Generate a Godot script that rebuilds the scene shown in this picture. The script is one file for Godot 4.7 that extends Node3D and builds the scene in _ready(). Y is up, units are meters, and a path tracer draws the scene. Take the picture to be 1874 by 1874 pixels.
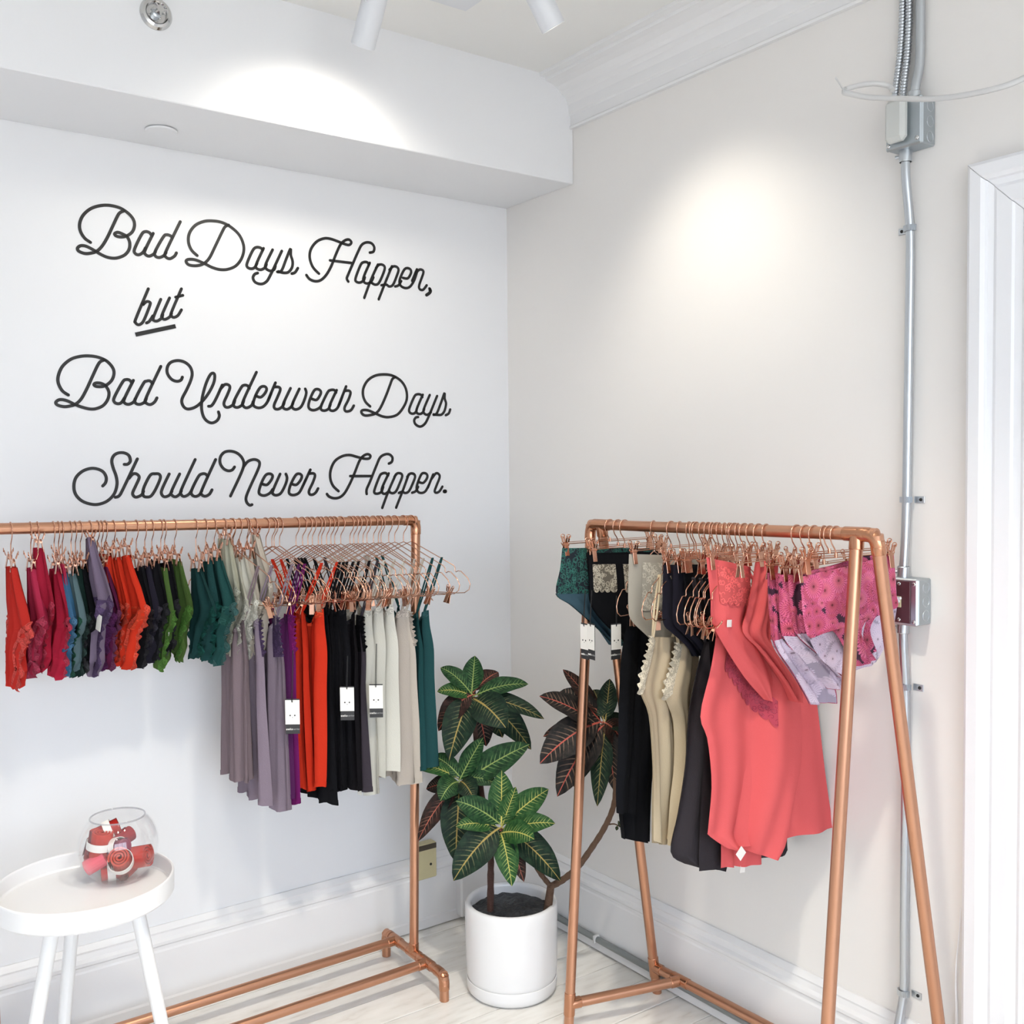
extends Node3D
# ---------------------------------------------------------------- camera numbers (photo is 1874 x 1874)
const F := 1864.5871
const EYE := Vector3(-2.2074, 1.6, 3.0542)
const YAW := 0.6283
const PITCH := -0.0392
const ROLL := -0.0098
const EXPO := 1.70
const SKY := 1.9
const SPOT_C := 1.2
const SPOT_A := 0.24
const SPOT_B := 0.31
const HS := 2.5625      # underside of the soffit
const DS := 0.385       # depth of the soffit
const HC := 2.9         # ceiling
const XW := -4.3        # far side of the shop, out of view
const ZB := 5.6         # shop front behind the camera
const RL := Vector3(0, 1.458, 0.293)   # rail of the long rack
const RAIL_R := 0.0143
const XR := -0.288      # rail of the A-frame rack
const YR := 1.452
var vr: Vector3
var vu: Vector3
var vw: Vector3
var M := {}
var used := {}
var rng := RandomNumberGenerator.new()

# ---------------------------------------------------------------- pixels to places
func ray(x: float, y: float) -> Vector3:
	return vw + vr * ((x - 937.0) / F) - vu * ((y - 937.0) / F)
func at_x(v: float, x: float, y: float) -> Vector3:
	var d := ray(x, y); return EYE + d * ((v - EYE.x) / d.x)
func at_y(v: float, x: float, y: float) -> Vector3:
	var d := ray(x, y); return EYE + d * ((v - EYE.y) / d.y)
func at_z(v: float, x: float, y: float) -> Vector3:
	var d := ray(x, y); return EYE + d * ((v - EYE.z) / d.z)
func at_d(v: float, x: float, y: float) -> Vector3:
	return EYE + ray(x, y) * v
func on_plane(q: Vector3, b: Basis, x: float, y: float) -> Vector2:
	var d := ray(x, y)
	var p := EYE + d * ((q - EYE).dot(b.z) / d.dot(b.z)) - q
	return Vector2(p.dot(b.x), p.y)

# ---------------------------------------------------------------- mesh helpers
func mk(pos: PackedVector3Array, uv: PackedVector2Array, idx: PackedInt32Array) -> ArrayMesh:
	var nor := PackedVector3Array(); nor.resize(pos.size())
	for i in range(0, idx.size(), 3):
		var a := idx[i]; var b := idx[i + 1]; var c := idx[i + 2]
		var n := (pos[c] - pos[a]).cross(pos[b] - pos[a])
		nor[a] += n; nor[b] += n; nor[c] += n
	for i in nor.size(): nor[i] = nor[i].normalized() if nor[i].length_squared() > 0.0 else Vector3.UP
	var arr := []; arr.resize(Mesh.ARRAY_MAX)
	arr[Mesh.ARRAY_VERTEX] = pos; arr[Mesh.ARRAY_NORMAL] = nor
	if uv.size() == pos.size(): arr[Mesh.ARRAY_TEX_UV] = uv
	arr[Mesh.ARRAY_INDEX] = idx
	var m := ArrayMesh.new(); m.add_surface_from_arrays(Mesh.PRIMITIVE_TRIANGLES, arr)
	return m
class Soup:
	var p := PackedVector3Array()
	var uv := PackedVector2Array()
	var ix := PackedInt32Array()
	func tri(a: Vector3, b: Vector3, c: Vector3, ua := Vector2.ZERO, ub := Vector2.ZERO, uc := Vector2.ZERO):
		var n := p.size(); p.append(a); p.append(b); p.append(c); uv.append(ua); uv.append(ub); uv.append(uc)
		ix.append(n); ix.append(n + 1); ix.append(n + 2)
	func quad(a: Vector3, b: Vector3, c: Vector3, d: Vector3, mid = null):
		# a b c d round the face; turned so that it faces away from mid
		if mid != null:
			var nn := (c - a).cross(b - a)
			if nn.dot((a + b + c + d) * 0.25 - mid) < 0.0:
				var t := b; b = d; d = t
		tri(a, b, c); tri(a, c, d)
	func tube(path: Array, rad, seg := 8, closed := false, caps := true):
		var n := path.size(); var base := p.size()
		var t0: Vector3 = (path[1] - path[0]).normalized()
		var up := Vector3.UP if abs(t0.y) < 0.9 else Vector3.RIGHT
		var side := t0.cross(up).normalized()
		var len := 0.0
		for i in n:
			var a: Vector3 = path[(i - 1 + n) % n] if (i > 0 or closed) else path[0]
			var b: Vector3 = path[(i + 1) % n] if (i < n - 1 or closed) else path[n - 1]
			var t := (b - a).normalized()
			side = (side - t * side.dot(t)).normalized()
			var bi := t.cross(side)
			var r: float = rad[i] if rad is Array else rad
			if i > 0: len += (path[i] - path[i - 1]).length()
			for k in seg + 1:
				var g := TAU * k / seg
				p.append(path[i] + (side * cos(g) + bi * sin(g)) * r)
				uv.append(Vector2(float(k) / seg, len * 10.0))
		var m := seg + 1
		for i in (n if closed else n - 1):
			var j := (i + 1) % n
			for k in seg:
				var q0 := base + i * m + k; var q1 := base + j * m + k
				for e in [q0, q1, q0 + 1, q0 + 1, q1, q1 + 1]: ix.append(e)
		if caps and not closed:
			for e in [[0, 1], [n - 1, -1]]:
				var c := p.size(); p.append(path[e[0]]); uv.append(Vector2.ZERO)
				for k in seg + 1: p.append(p[base + e[0] * m + k]); uv.append(Vector2.ZERO)
				for k in seg:
					ix.append(c)
					ix.append(c + 1 + k if e[1] == 1 else c + 2 + k)
					ix.append(c + 2 + k if e[1] == 1 else c + 1 + k)
	func lathe(prof: Array, seg := 48, at := Vector3.ZERO, smooth := true):
		# each pair of profile points gets its own rows when not smooth, so that corners stay crisp
		for i in prof.size() - 1:
			var q0: Vector2 = prof[i]; var q1: Vector2 = prof[i + 1]
			var b := p.size()
			for k in seg + 1:
				var g := TAU * k / seg
				p.append(at + Vector3(cos(g) * q0.x, q0.y, sin(g) * q0.x)); uv.append(Vector2(float(k) / seg, float(i) / prof.size()))
				p.append(at + Vector3(cos(g) * q1.x, q1.y, sin(g) * q1.x)); uv.append(Vector2(float(k) / seg, float(i + 1) / prof.size()))
			for k in seg:
				var o := b + 2 * k
				for e in [o, o + 2, o + 1, o + 1, o + 2, o + 3]: ix.append(e)
		if smooth: weld()
	func weld():
		var map := {}; var np := PackedVector3Array(); var nu := PackedVector2Array(); var re := PackedInt32Array()
		for i in p.size():
			var key := Vector3i((p[i] * 20000.0).round())
			if not map.has(key): map[key] = np.size(); np.append(p[i]); nu.append(uv[i])
			re.append(map[key])
		var ni := PackedInt32Array()
		for i in range(0, ix.size(), 3):
			var a := re[ix[i]]; var b := re[ix[i + 1]]; var c := re[ix[i + 2]]
			if a != b and b != c and a != c: ni.append(a); ni.append(b); ni.append(c)
		p = np; uv = nu; ix = ni
	func box(c: Vector3, s: Vector3, bev := 0.0, bs := Basis.IDENTITY):
		var h := s * 0.5
		if bev <= 0.0:
			for ax in 3:
				for sg in [-1.0, 1.0]:
					var n := Vector3.ZERO; n[ax] = sg * h[ax]
					var u := Vector3.ZERO; u[(ax + 1) % 3] = h[(ax + 1) % 3]
					var v := Vector3.ZERO; v[(ax + 2) % 3] = h[(ax + 2) % 3]
					quad(c + bs * (n - u - v), c + bs * (n + u - v), c + bs * (n + u + v), c + bs * (n - u + v), c)
			return
		var vt := func(sx: float, sy: float, sz: float, ax: int) -> Vector3:
			var q := Vector3(sx * h.x, sy * h.y, sz * h.z); var sg := Vector3(sx, sy, sz)
			for k in 3:
				if k != ax: q[k] -= sg[k] * bev
			return c + bs * q
		for ax in 3:
			for sg in [-1.0, 1.0]:
				var qs := []
				for e in [[-1, -1], [1, -1], [1, 1], [-1, 1]]:
					var s3 := Vector3.ZERO; s3[ax] = sg; s3[(ax + 1) % 3] = e[0]; s3[(ax + 2) % 3] = e[1]
					qs.append(vt.call(s3.x, s3.y, s3.z, ax))
				quad(qs[0], qs[1], qs[2], qs[3], c)
		for ax in 3:
			var b1 := (ax + 1) % 3; var b2 := (ax + 2) % 3
			for e in [[-1, -1], [1, -1], [1, 1], [-1, 1]]:
				var s0 := Vector3.ZERO; s0[b1] = e[0]; s0[b2] = e[1]
				var s1 := s0; s0[ax] = -1; s1[ax] = 1
				quad(vt.call(s0.x, s0.y, s0.z, b1), vt.call(s1.x, s1.y, s1.z, b1), vt.call(s1.x, s1.y, s1.z, b2), vt.call(s0.x, s0.y, s0.z, b2), c)
		for sx in [-1, 1]:
			for sy in [-1, 1]:
				for sz in [-1, 1]:
					var a: Vector3 = vt.call(sx, sy, sz, 0); var b: Vector3 = vt.call(sx, sy, sz, 1); var d: Vector3 = vt.call(sx, sy, sz, 2)
					if (d - a).cross(b - a).dot(a - c) < 0.0: tri(a, d, b)
					else: tri(a, b, d)
	func prism(poly: PackedVector2Array, o: Vector3, ax: Vector3, ay: Vector3, along: Vector3):
		var n := poly.size()
		var ctr := Vector2.ZERO
		for q in poly: ctr += q / n
		var sgn := 0.0
		for i in n: sgn += poly[i].cross(poly[(i + 1) % n])
		var flip := (sgn > 0.0) == (ax.cross(ay).dot(along) > 0.0)
		for i in n:
			var q0 := poly[i]; var q1 := poly[(i + 1) % n]
			var a := o + ax * q0.x + ay * q0.y; var b := o + ax * q1.x + ay * q1.y
			if flip: tri(a, b + along, b); tri(a, a + along, b + along)
			else: tri(a, b, b + along); tri(a, b + along, a + along)
		var tr := Geometry2D.triangulate_polygon(poly)
		for k in [Vector3.ZERO, along]:
			for i in range(0, tr.size(), 3):
				tri(o + k + ax * poly[tr[i]].x + ay * poly[tr[i]].y, o + k + ax * poly[tr[i + 1]].x + ay * poly[tr[i + 1]].y, o + k + ax * poly[tr[i + 2]].x + ay * poly[tr[i + 2]].y)
func done(s: Soup) -> ArrayMesh: return mk(s.p, s.uv, s.ix)

# ---------------------------------------------------------------- scene helpers
func numbered(called: String) -> String:
	var n: int = used.get(called, 0); used[called] = n + 1
	return called if n == 0 else "%s_%03d" % [called, n]
func obj(called: String, mesh: Mesh, mat: Material, parent: Node = self) -> MeshInstance3D:
	var o := MeshInstance3D.new()
	o.name = numbered(called) if parent == self else called
	o.mesh = mesh; o.material_override = mat
	parent.add_child(o, true)
	return o
func tag(o: Node, label: String, category := "", group := "", kind := ""):
	if label: o.set_meta("label", label)
	if category: o.set_meta("category", category)
	if group: o.set_meta("group", group)
	if kind: o.set_meta("kind", kind)
func thing(called: String, label: String, category: String, at := Vector3.ZERO, b := Basis.IDENTITY, group := "") -> Node3D:
	var o := Node3D.new(); o.name = numbered(called); add_child(o)
	o.transform = Transform3D(b, at); tag(o, label, category, group)
	return o
func struct_(called: String, mesh: Mesh, mat: Material) -> MeshInstance3D:
	var o := obj(called, mesh, mat); o.set_meta("kind", "structure"); return o
func rgb(r: int, g: int, b: int) -> Color: return Color(r / 255.0, g / 255.0, b / 255.0)
func mat(c: Color, rough := 0.6, metal := 0.0) -> StandardMaterial3D:
	var m := StandardMaterial3D.new(); m.albedo_color = c; m.roughness = rough; m.metallic = metal; return m
func smooth(pts: Array, per := 8) -> Array:
	# Catmull-Rom through the points (Vector2 or Vector3)
	var out := []; var n := pts.size()
	if n < 3:
		return pts
	for i in n - 1:
		var p0 = pts[max(i - 1, 0)]; var p1 = pts[i]; var p2 = pts[i + 1]; var p3 = pts[min(i + 2, n - 1)]
		for k in per:
			var t := float(k) / per
			out.append(((p1 * 2.0) + (p2 - p0) * t + (p0 * 2.0 - p1 * 5.0 + p2 * 4.0 - p3) * t * t + (p1 * 3.0 - p0 - p2 * 3.0 + p3) * t * t * t) * 0.5)
	out.append(pts[n - 1])
	return out
func along(pts: Array, v: float):
	# a point at the share v of a smooth line through pts
	var n := pts.size() - 1
	var f: float = clamp(v, 0.0, 1.0) * n; var i := int(min(floor(f), n - 1)); var t := f - i
	var p0 = pts[max(i - 1, 0)]; var p1 = pts[i]; var p2 = pts[i + 1]; var p3 = pts[min(i + 2, n)]
	return ((p1 * 2.0) + (p2 - p0) * t + (p0 * 2.0 - p1 * 5.0 + p2 * 4.0 - p3) * t * t + (p1 * 3.0 - p0 - p2 * 3.0 + p3) * t * t * t) * 0.5

# ---------------------------------------------------------------- computed textures
func tex(im: Image) -> ImageTexture:
	im.generate_mipmaps(); return ImageTexture.create_from_image(im)
func plot(im: Image, x: float, y: float, c: Color, r := 1):
	var n := im.get_width()
	for j in range(-r, r + 1):
		for i in range(-r, r + 1):
			if i * i + j * j <= r * r + 1: im.set_pixel(posmod(int(x) + i, n), posmod(int(y) + j, n), c)
func lace_texture(ground: Color, thread: Color, sd: int, dense := 1.0) -> ImageTexture:
	# net ground with corded scrolls and rosettes
	var g := RandomNumberGenerator.new(); g.seed = sd
	var n := 256; var im := Image.create(n, n, false, Image.FORMAT_RGB8); im.fill(ground)
	for y in range(0, n, 4):
		for x in range(0, n, 4):
			im.set_pixel(x, y, ground.lerp(thread, 0.45)); im.set_pixel(x + 1, y + 1, ground.lerp(thread, 0.3)); im.set_pixel(x + 2, y + 2, ground.darkened(0.25))
	for k in int(50 * dense):
		var cx := g.randf() * n; var cy := g.randf() * n; var r := g.randf_range(9, 26); var a0 := g.randf() * TAU; var turn := g.randf_range(3.0, 7.0); var shrink := g.randf_range(0.4, 0.9)
		for i in 150:
			var t := i / 150.0; var rr: float = r * (1.0 - shrink * t); var a: float = a0 + turn * t
			plot(im, cx + cos(a) * rr, cy + sin(a) * rr, thread, 1)
	for k in int(12 * dense):
		var cx := g.randf() * n; var cy := g.randf() * n; var r := g.randf_range(10, 18)
		for i in 220:
			var a := TAU * i / 220.0; var rr: float = r * (0.65 + 0.35 * abs(cos(a * 2.5)))
			plot(im, cx + cos(a) * rr, cy + sin(a) * rr, thread.lightened(0.1), 1)
	return tex(im)
func flower_texture(ground: Color, inner: Color, mid: Color, outer: Color, sd: int, count := 150) -> ImageTexture:
	# printed chrysanthemums
	var g := RandomNumberGenerator.new(); g.seed = sd
	var n := 512; var im := Image.create(n, n, false, Image.FORMAT_RGB8); im.fill(ground)
	for k in count:
		var cx := g.randi() % n; var cy := g.randi() % n; var r := g.randf_range(26, 56); var np := int(g.randf_range(17, 30)); var ph := g.randf() * TAU
		var tint := g.randf_range(-0.12, 0.14)
		for y in range(-int(r), int(r) + 1):
			for x in range(-int(r), int(r) + 1):
				var d := sqrt(float(x * x + y * y)) / r
				if d > 1.0: continue
				var a := atan2(y, x) + ph
				var ring := int(d * 3.0)
				var pet: float = abs(sin(a * np * 0.5 + ring * 1.3))
				var edge: float = 0.80 + 0.20 * pet
				if d > edge: continue
				var f := fmod(d * 3.0, 1.0)
				var c := inner.lerp(mid, clamp(d * 2.2, 0, 1)).lerp(outer, clamp(d * 1.8 - 0.8, 0, 1))
				if pet < 0.36: c = c.lerp(ground, 0.5)
				elif pet > 0.8: c = c.lightened(0.16)
				if d < 0.12: c = inner.darkened(0.3)
				c = c.lightened(tint) if tint > 0 else c.darkened(-tint)
				im.set_pixel(posmod(cx + x, n), posmod(cy + y, n), c)
	return tex(im)
func leaf_texture(blade: Color, blade2: Color, rib: Color, vein: Color, sd: int) -> ImageTexture:
	# x across the leaf, y from stalk to tip
	var g := RandomNumberGenerator.new(); g.seed = sd
	var w := 128; var h := 256; var im := Image.create(w, h, false, Image.FORMAT_RGB8)
	var nz := FastNoiseLite.new(); nz.seed = sd; nz.frequency = 0.035
	for y in h:
		for x in w:
			var t: float = clamp(0.5 + nz.get_noise_2d(x, y) * 1.4, 0, 1)
			im.set_pixel(x, y, blade.lerp(blade2, t))
	for k in 13:
		var y0 := 14.0 + k * 17.0 + g.randf_range(-3, 3)
		for sd2 in [-1, 1]:
			var ln := g.randf_range(40, 58); var rise := g.randf_range(0.38, 0.6); var wd: float = g.randf_range(0.5, 1.0)
			for i in int(ln * 2):
				var x := i * 0.5; var y: float = y0 + sd2 * 3.0 + x * rise + 0.004 * x * x
				var thick := 1 if x < ln * 0.75 * wd else 0
				for j in range(-thick, thick + 1):
					var yy := int(y) + j
					if yy >= 0 and yy < h: im.set_pixel(clampi(64 + int(sd2 * x), 0, w - 1), yy, vein.lerp(blade, clamp(x / ln - 0.25, 0, 1)))
	for y in h:
		var rw := int(lerp(4.0, 1.5, float(y) / h))
		for x in range(64 - rw, 64 + rw + 1): im.set_pixel(x, y, rib)
	return tex(im)
func cloth_mat(c: Color, rough := 0.9) -> StandardMaterial3D:
	var key := "cloth%s" % c.to_html()
	if not M.has(key):
		var m := mat(Color(c.r * 0.89, c.g * 0.89, c.b * 0.89), rough); m.normal_enabled = true; m.normal_texture = M.weave; m.normal_scale = 0.35; m.metallic_specular = 0.2
		m.uv1_scale = Vector3(6, 6, 6); M[key] = m
	return M[key]
func lace_mat(c: Color) -> StandardMaterial3D:
	var key := "lace%s" % c.to_html()
	if not M.has(key):
		var m := mat(c, 0.85); m.albedo_texture = M.lace_map; m.metallic_specular = 0.2; m.uv1_scale = Vector3(3.2, 3.2, 3.2); M[key] = m
	return M[key]

func make_materials():
	var wv := NoiseTexture2D.new(); wv.width = 256; wv.height = 256; wv.seamless = true; wv.as_normal_map = true; wv.bump_strength = 3.0
	var wn := FastNoiseLite.new(); wn.frequency = 0.06; wn.seed = 4; wv.noise = wn; M.weave = wv
	M.lace_map = lace_texture(Color(0.80, 0.80, 0.80), Color(1, 1, 1), 7, 1.4)
	M.wall = mat(Color(0.895, 0.90, 0.912), 0.55)
	M.ceiling = mat(Color(0.90, 0.90, 0.895), 0.7)
	M.wall_warm = mat(Color(0.90, 0.89, 0.88), 0.5)
	M.trim = mat(Color(0.895, 0.895, 0.90), 0.42)
	M.casing = mat(Color(0.925, 0.93, 0.945), 0.3)
	M.subfloor = mat(Color(0.47, 0.41, 0.34), 0.9)
	var pn := NoiseTexture2D.new(); pn.width = 512; pn.height = 512; pn.seamless = true
	var pf := FastNoiseLite.new(); pf.seed = 11; pf.frequency = 0.012; pf.fractal_octaves = 5; pn.noise = pf
	var rp := Gradient.new(); rp.offsets = PackedFloat32Array([0.0, 0.25, 0.5, 1.0]); rp.colors = PackedColorArray([Color(0.82, 0.80, 0.77), Color(0.905, 0.895, 0.875), Color(0.93, 0.922, 0.905), Color(0.95, 0.945, 0.93)])
	pn.color_ramp = rp
	M.plank = []
	for k in 3:
		var m := mat(Color(1, 1, 1).darkened(0.015 * k), 0.33); m.albedo_texture = pn; m.uv1_triplanar = true; m.uv1_world_triplanar = true; m.uv1_scale = Vector3(0.9, 0.9, 3.1 + k); M.plank.append(m)
	M.copper = mat(Color(0.775, 0.58, 0.47), 0.34, 1.0)
	M.copper_fit = mat(Color(0.76, 0.55, 0.43), 0.26, 1.0)
	M.rose = mat(Color(0.82, 0.635, 0.54), 0.24, 1.0)
	M.steel = mat(Color(0.76, 0.78, 0.80), 0.34, 1.0)
	M.steel_box = mat(Color(0.70, 0.73, 0.75), 0.42, 1.0)
	M.chrome = mat(Color(0.80, 0.80, 0.80), 0.12, 1.0)
	M.dark = mat(Color(0.06, 0.06, 0.06), 0.6)
	M.vinyl = mat(Color(0.055, 0.05, 0.055), 0.45)
	M.white = mat(Color(0.90, 0.90, 0.905), 0.35)
	M.lamp_white = mat(Color(0.84, 0.85, 0.87), 0.4)
	M.pot = mat(Color(0.90, 0.90, 0.905), 0.16)
	M.soil = mat(Color(0.16, 0.17, 0.19), 0.5)
	var sn := NoiseTexture2D.new(); sn.width = 256; sn.height = 256; sn.seamless = true; sn.as_normal_map = true; sn.bump_strength = 12.0
	var sf := FastNoiseLite.new(); sf.seed = 9; sf.frequency = 0.03; sf.fractal_octaves = 4; sn.noise = sf
	M.soil.normal_enabled = true; M.soil.normal_texture = sn; M.soil.uv1_triplanar = true; M.soil.uv1_scale = Vector3(5, 5, 5)
	M.bark = mat(Color(0.36, 0.27, 0.21), 0.85)
	M.bark_red = mat(Color(0.28, 0.18, 0.15), 0.8)
	for k in [M.bark, M.bark_red]:
		k.normal_enabled = true; k.normal_texture = sn; k.uv1_scale = Vector3(1, 3, 1)
	M.plate = mat(Color(0.30, 0.15, 0.18), 0.4)
	M.ivory = mat(Color(0.80, 0.76, 0.60), 0.4)
	M.cable = mat(Color(0.80, 0.80, 0.80), 0.45)
	M.glass = mat(Color(0.90, 0.90, 0.92, 0.015), 0.02)
	M.glass.transparency = BaseMaterial3D.TRANSPARENCY_ALPHA
	M.glass_rim = mat(Color(0.62, 0.62, 0.65, 0.35), 0.05); M.glass_rim.transparency = BaseMaterial3D.TRANSPARENCY_ALPHA
	M.paper = mat(Color(0.92, 0.91, 0.89), 0.7)
	M.card_dark = mat(Color(0.19, 0.19, 0.20), 0.6)
	M.print_grey = mat(Color(0.55, 0.55, 0.55), 0.6)
	M.floral = mat(Color(1, 1, 1), 0.85); M.floral.albedo_texture = flower_texture(rgb(58, 26, 48), rgb(150, 42, 62), rgb(206, 74, 104), rgb(190, 62, 112), 3)
	M.floral_pale = mat(Color(1, 1, 1), 0.9); M.floral_pale.albedo_texture = flower_texture(rgb(158, 148, 166), rgb(196, 172, 192), rgb(206, 186, 206), rgb(190, 174, 196), 5)
	for k in [M.floral, M.floral_pale]: k.uv1_scale = Vector3(1.15, 1.15, 1)
	M.teal_lace = mat(Color(1, 1, 1), 0.85); M.teal_lace.albedo_texture = lace_texture(rgb(17, 24, 36), rgb(36, 96, 86), 21, 2.6); M.teal_lace.uv1_scale = Vector3(2.4, 2.4, 1)
	M.beige_lace = mat(Color(1, 1, 1), 0.85); M.beige_lace.albedo_texture = lace_texture(rgb(96, 90, 80), rgb(190, 182, 164), 22, 2.2); M.beige_lace.uv1_scale = Vector3(3.5, 3.5, 1)
	M.maroon_lace = mat(Color(1, 1, 1), 0.85); M.maroon_lace.albedo_texture = lace_texture(rgb(176, 62, 80), rgb(128, 34, 56), 23); M.maroon_lace.uv1_scale = Vector3(4, 4, 1)
	M.leaf = [
		leaf_texture(rgb(26, 50, 32), rgb(40, 72, 42), rgb(140, 156, 90), rgb(104, 132, 78), 1),
		leaf_texture(rgb(22, 36, 30), rgb(32, 52, 38), rgb(158, 138, 80), rgb(104, 104, 72), 2),
		leaf_texture(rgb(28, 27, 28), rgb(44, 40, 38), rgb(176, 86, 74), rgb(124, 100, 84), 3),
		leaf_texture(rgb(34, 66, 36), rgb(50, 86, 46), rgb(180, 172, 92), rgb(148, 160, 88), 4),
		leaf_texture(rgb(36, 30, 28), rgb(58, 38, 34), rgb(176, 98, 80), rgb(120, 84, 70), 6)]
	M.leafm = []
	for t in M.leaf:
		var m := mat(Color(1, 1, 1), 0.5); m.albedo_texture = t; m.metallic_specular = 0.25; m.backlight_enabled = true; m.backlight = Color(0.06, 0.08, 0.03); M.leafm.append(m)

# ---------------------------------------------------------------- the room
func make_room():
	var s := Soup.new()
	s.box(Vector3((XW + 0.1) * 0.5, 1.45, -0.06), Vector3(-XW + 0.3, 3.1, 0.12))
	struct_("wall_left", done(s), M.wall)
	# right wall, with the doorway whose casing shows at the edge of the photograph
	s = Soup.new()
	var d0 := 1.945; var d1 := 2.80; var dh := 2.14
	s.box(Vector3(0.06, 1.45, d0 * 0.5), Vector3(0.12, 3.1, d0))
	s.box(Vector3(0.06, (dh + 3.0) * 0.5, (d0 + d1) * 0.5), Vector3(0.12, 3.0 - dh, d1 - d0))
	s.box(Vector3(0.06, 1.45, (d1 + ZB) * 0.5), Vector3(0.12, 3.1, ZB - d1))
	struct_("wall_right", done(s), M.wall_warm)
	s = Soup.new(); s.box(Vector3(0.075, dh * 0.5, (d0 + d1) * 0.5), Vector3(0.045, dh, d1 - d0), 0.002)
	var dr := struct_("door_1", done(s), M.casing)
	for q in [[0.22, 0.75], [1.0, 1.95]]:
		for k in 2:
			s = Soup.new(); s.box(Vector3(0.050, (q[0] + q[1]) * 0.5, d0 + 0.24 + 0.37 * k), Vector3(0.012, q[1] - q[0], 0.26), 0.004)
			obj("panel", done(s), M.casing, dr)
	# the shop front lies behind the camera
	var lo := 0.75; var hi := 2.72
	s = Soup.new(); s.box(Vector3(XW - 0.06, 1.45, ZB * 0.5), Vector3(0.12, 3.1, ZB + 0.24)); struct_("wall_far_side", done(s), M.wall)
	s = Soup.new(); var wz := ZB + 0.06; var e0 := -4.1; var e1 := -0.7
	s.box(Vector3(XW * 0.5, lo * 0.5 - 0.05, wz), Vector3(-XW + 0.24, lo + 0.1, 0.12)); s.box(Vector3(XW * 0.5, (hi + 3.0) * 0.5, wz), Vector3(-XW + 0.24, 3.0 - hi, 0.12))
	s.box(Vector3((XW + e0) * 0.5 - 0.06, 1.45, wz), Vector3(e0 - XW + 0.12, 3.1, 0.12)); s.box(Vector3(e1 * 0.5 + 0.06, 1.45, wz), Vector3(-e1 + 0.12, 3.1, 0.12))
	struct_("wall_back", done(s), M.wall)
	s = Soup.new()
	for k in 4: s.box(Vector3(lerp(e0 + 0.025, e1 - 0.025, k / 3.0), (lo + hi) * 0.5, wz), Vector3(0.05, hi - lo, 0.06), 0.004)
	for y in [lo + 0.025, hi - 0.025]: s.box(Vector3((e0 + e1) * 0.5, y, wz), Vector3(e1 - e0, 0.05, 0.06), 0.004)
	struct_("window_1", done(s), M.casing)
	s = Soup.new(); s.box(Vector3(XW * 0.5, HC + 0.06, ZB * 0.5), Vector3(-XW + 0.3, 0.12, ZB + 0.3))
	struct_("ceiling", done(s), M.ceiling)
	# floor: painted boards with open joints over a dark subfloor
	s = Soup.new(); s.box(Vector3(XW * 0.5, -0.07, ZB * 0.5), Vector3(-XW + 0.3, 0.1, ZB + 0.3))
	var fl := struct_("floor", done(s), M.subfloor)
	var pw := 0.135; var z := 0.61 - pw * 5
	var shared := []
	s = Soup.new(); s.box(Vector3.ZERO, Vector3(-XW, 0.02, pw - 0.0032), 0.0012); shared.append(done(s))
	var k2 := 0
	while z < ZB:
		var o := obj("plank", shared[0], M.plank[(k2 * 7) % 3], fl); o.position = Vector3(XW * 0.5, -0.01 - 0.0004 * ((k2 * 5) % 3), z + pw * 0.5); z += pw; k2 += 1
	# soffit over the left wall
	s = Soup.new(); s.box(Vector3((XW) * 0.5, (HS + HC + 0.05) * 0.5, DS * 0.5), Vector3(-XW, HC + 0.05 - HS, DS), 0.0025)
	struct_("soffit", done(s), M.wall)
	# crown moulding along the right wall
	var prof := PackedVector2Array([Vector2(0.004, 2.742), Vector2(-0.014, 2.742), Vector2(-0.016, 2.749), Vector2(-0.012, 2.753), Vector2(-0.012, 2.784), Vector2(-0.018, 2.789), Vector2(-0.019, 2.794), Vector2(-0.022, 2.818), Vector2(-0.030, 2.838), Vector2(-0.044, 2.852), Vector2(-0.047, 2.848), Vector2(-0.054, 2.856), Vector2(-0.070, 2.868), Vector2(-0.094, 2.876), Vector2(-0.114, 2.879), Vector2(-0.116, 2.888), Vector2(-0.140, 2.890), Vector2(-0.142, 2.905), Vector2(0.004, 2.905)])
	s = Soup.new(); s.prism(prof, Vector3(0, 0, DS - 0.01), Vector3(1, 0, 0), Vector3(0, 1, 0), Vector3(0, 0, ZB - DS))
	struct_("trim_1", done(s), M.trim)
	# baseboards
	var bp := PackedVector2Array([Vector2(-0.002, -0.002), Vector2(0.026, -0.002), Vector2(0.026, 0.030), Vector2(0.022, 0.036), Vector2(0.022, 0.176), Vector2(0.020, 0.182), Vector2(0.020, 0.192), Vector2(0.025, 0.197), Vector2(0.025, 0.206), Vector2(0.017, 0.214), Vector2(0.014, 0.228), Vector2(0.016, 0.234), Vector2(0.010, 0.244), Vector2(0.006, 0.250), Vector2(-0.002, 0.250)])
	s = Soup.new(); s.prism(bp, Vector3(XW, 0.0065, 0), Vector3(0, 0, 1), Vector3(0, 1, 0), Vector3(-XW, 0, 0)); struct_("baseboard_left", done(s), M.trim)
	s = Soup.new(); s.prism(bp, Vector3(0, 0.0065, 0.0), Vector3(-1, 0, 0), Vector3(0, 1, 0), Vector3(0, 0, 1.79)); struct_("baseboard_right", done(s), M.trim)
	# boxed corner block standing behind the plant pot
	s = Soup.new(); s.box(Vector3(-0.134, 0.115, 0.028), Vector3(0.268, 0.20, 0.056), 0.006); struct_("trim_2", done(s), M.trim)
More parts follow.
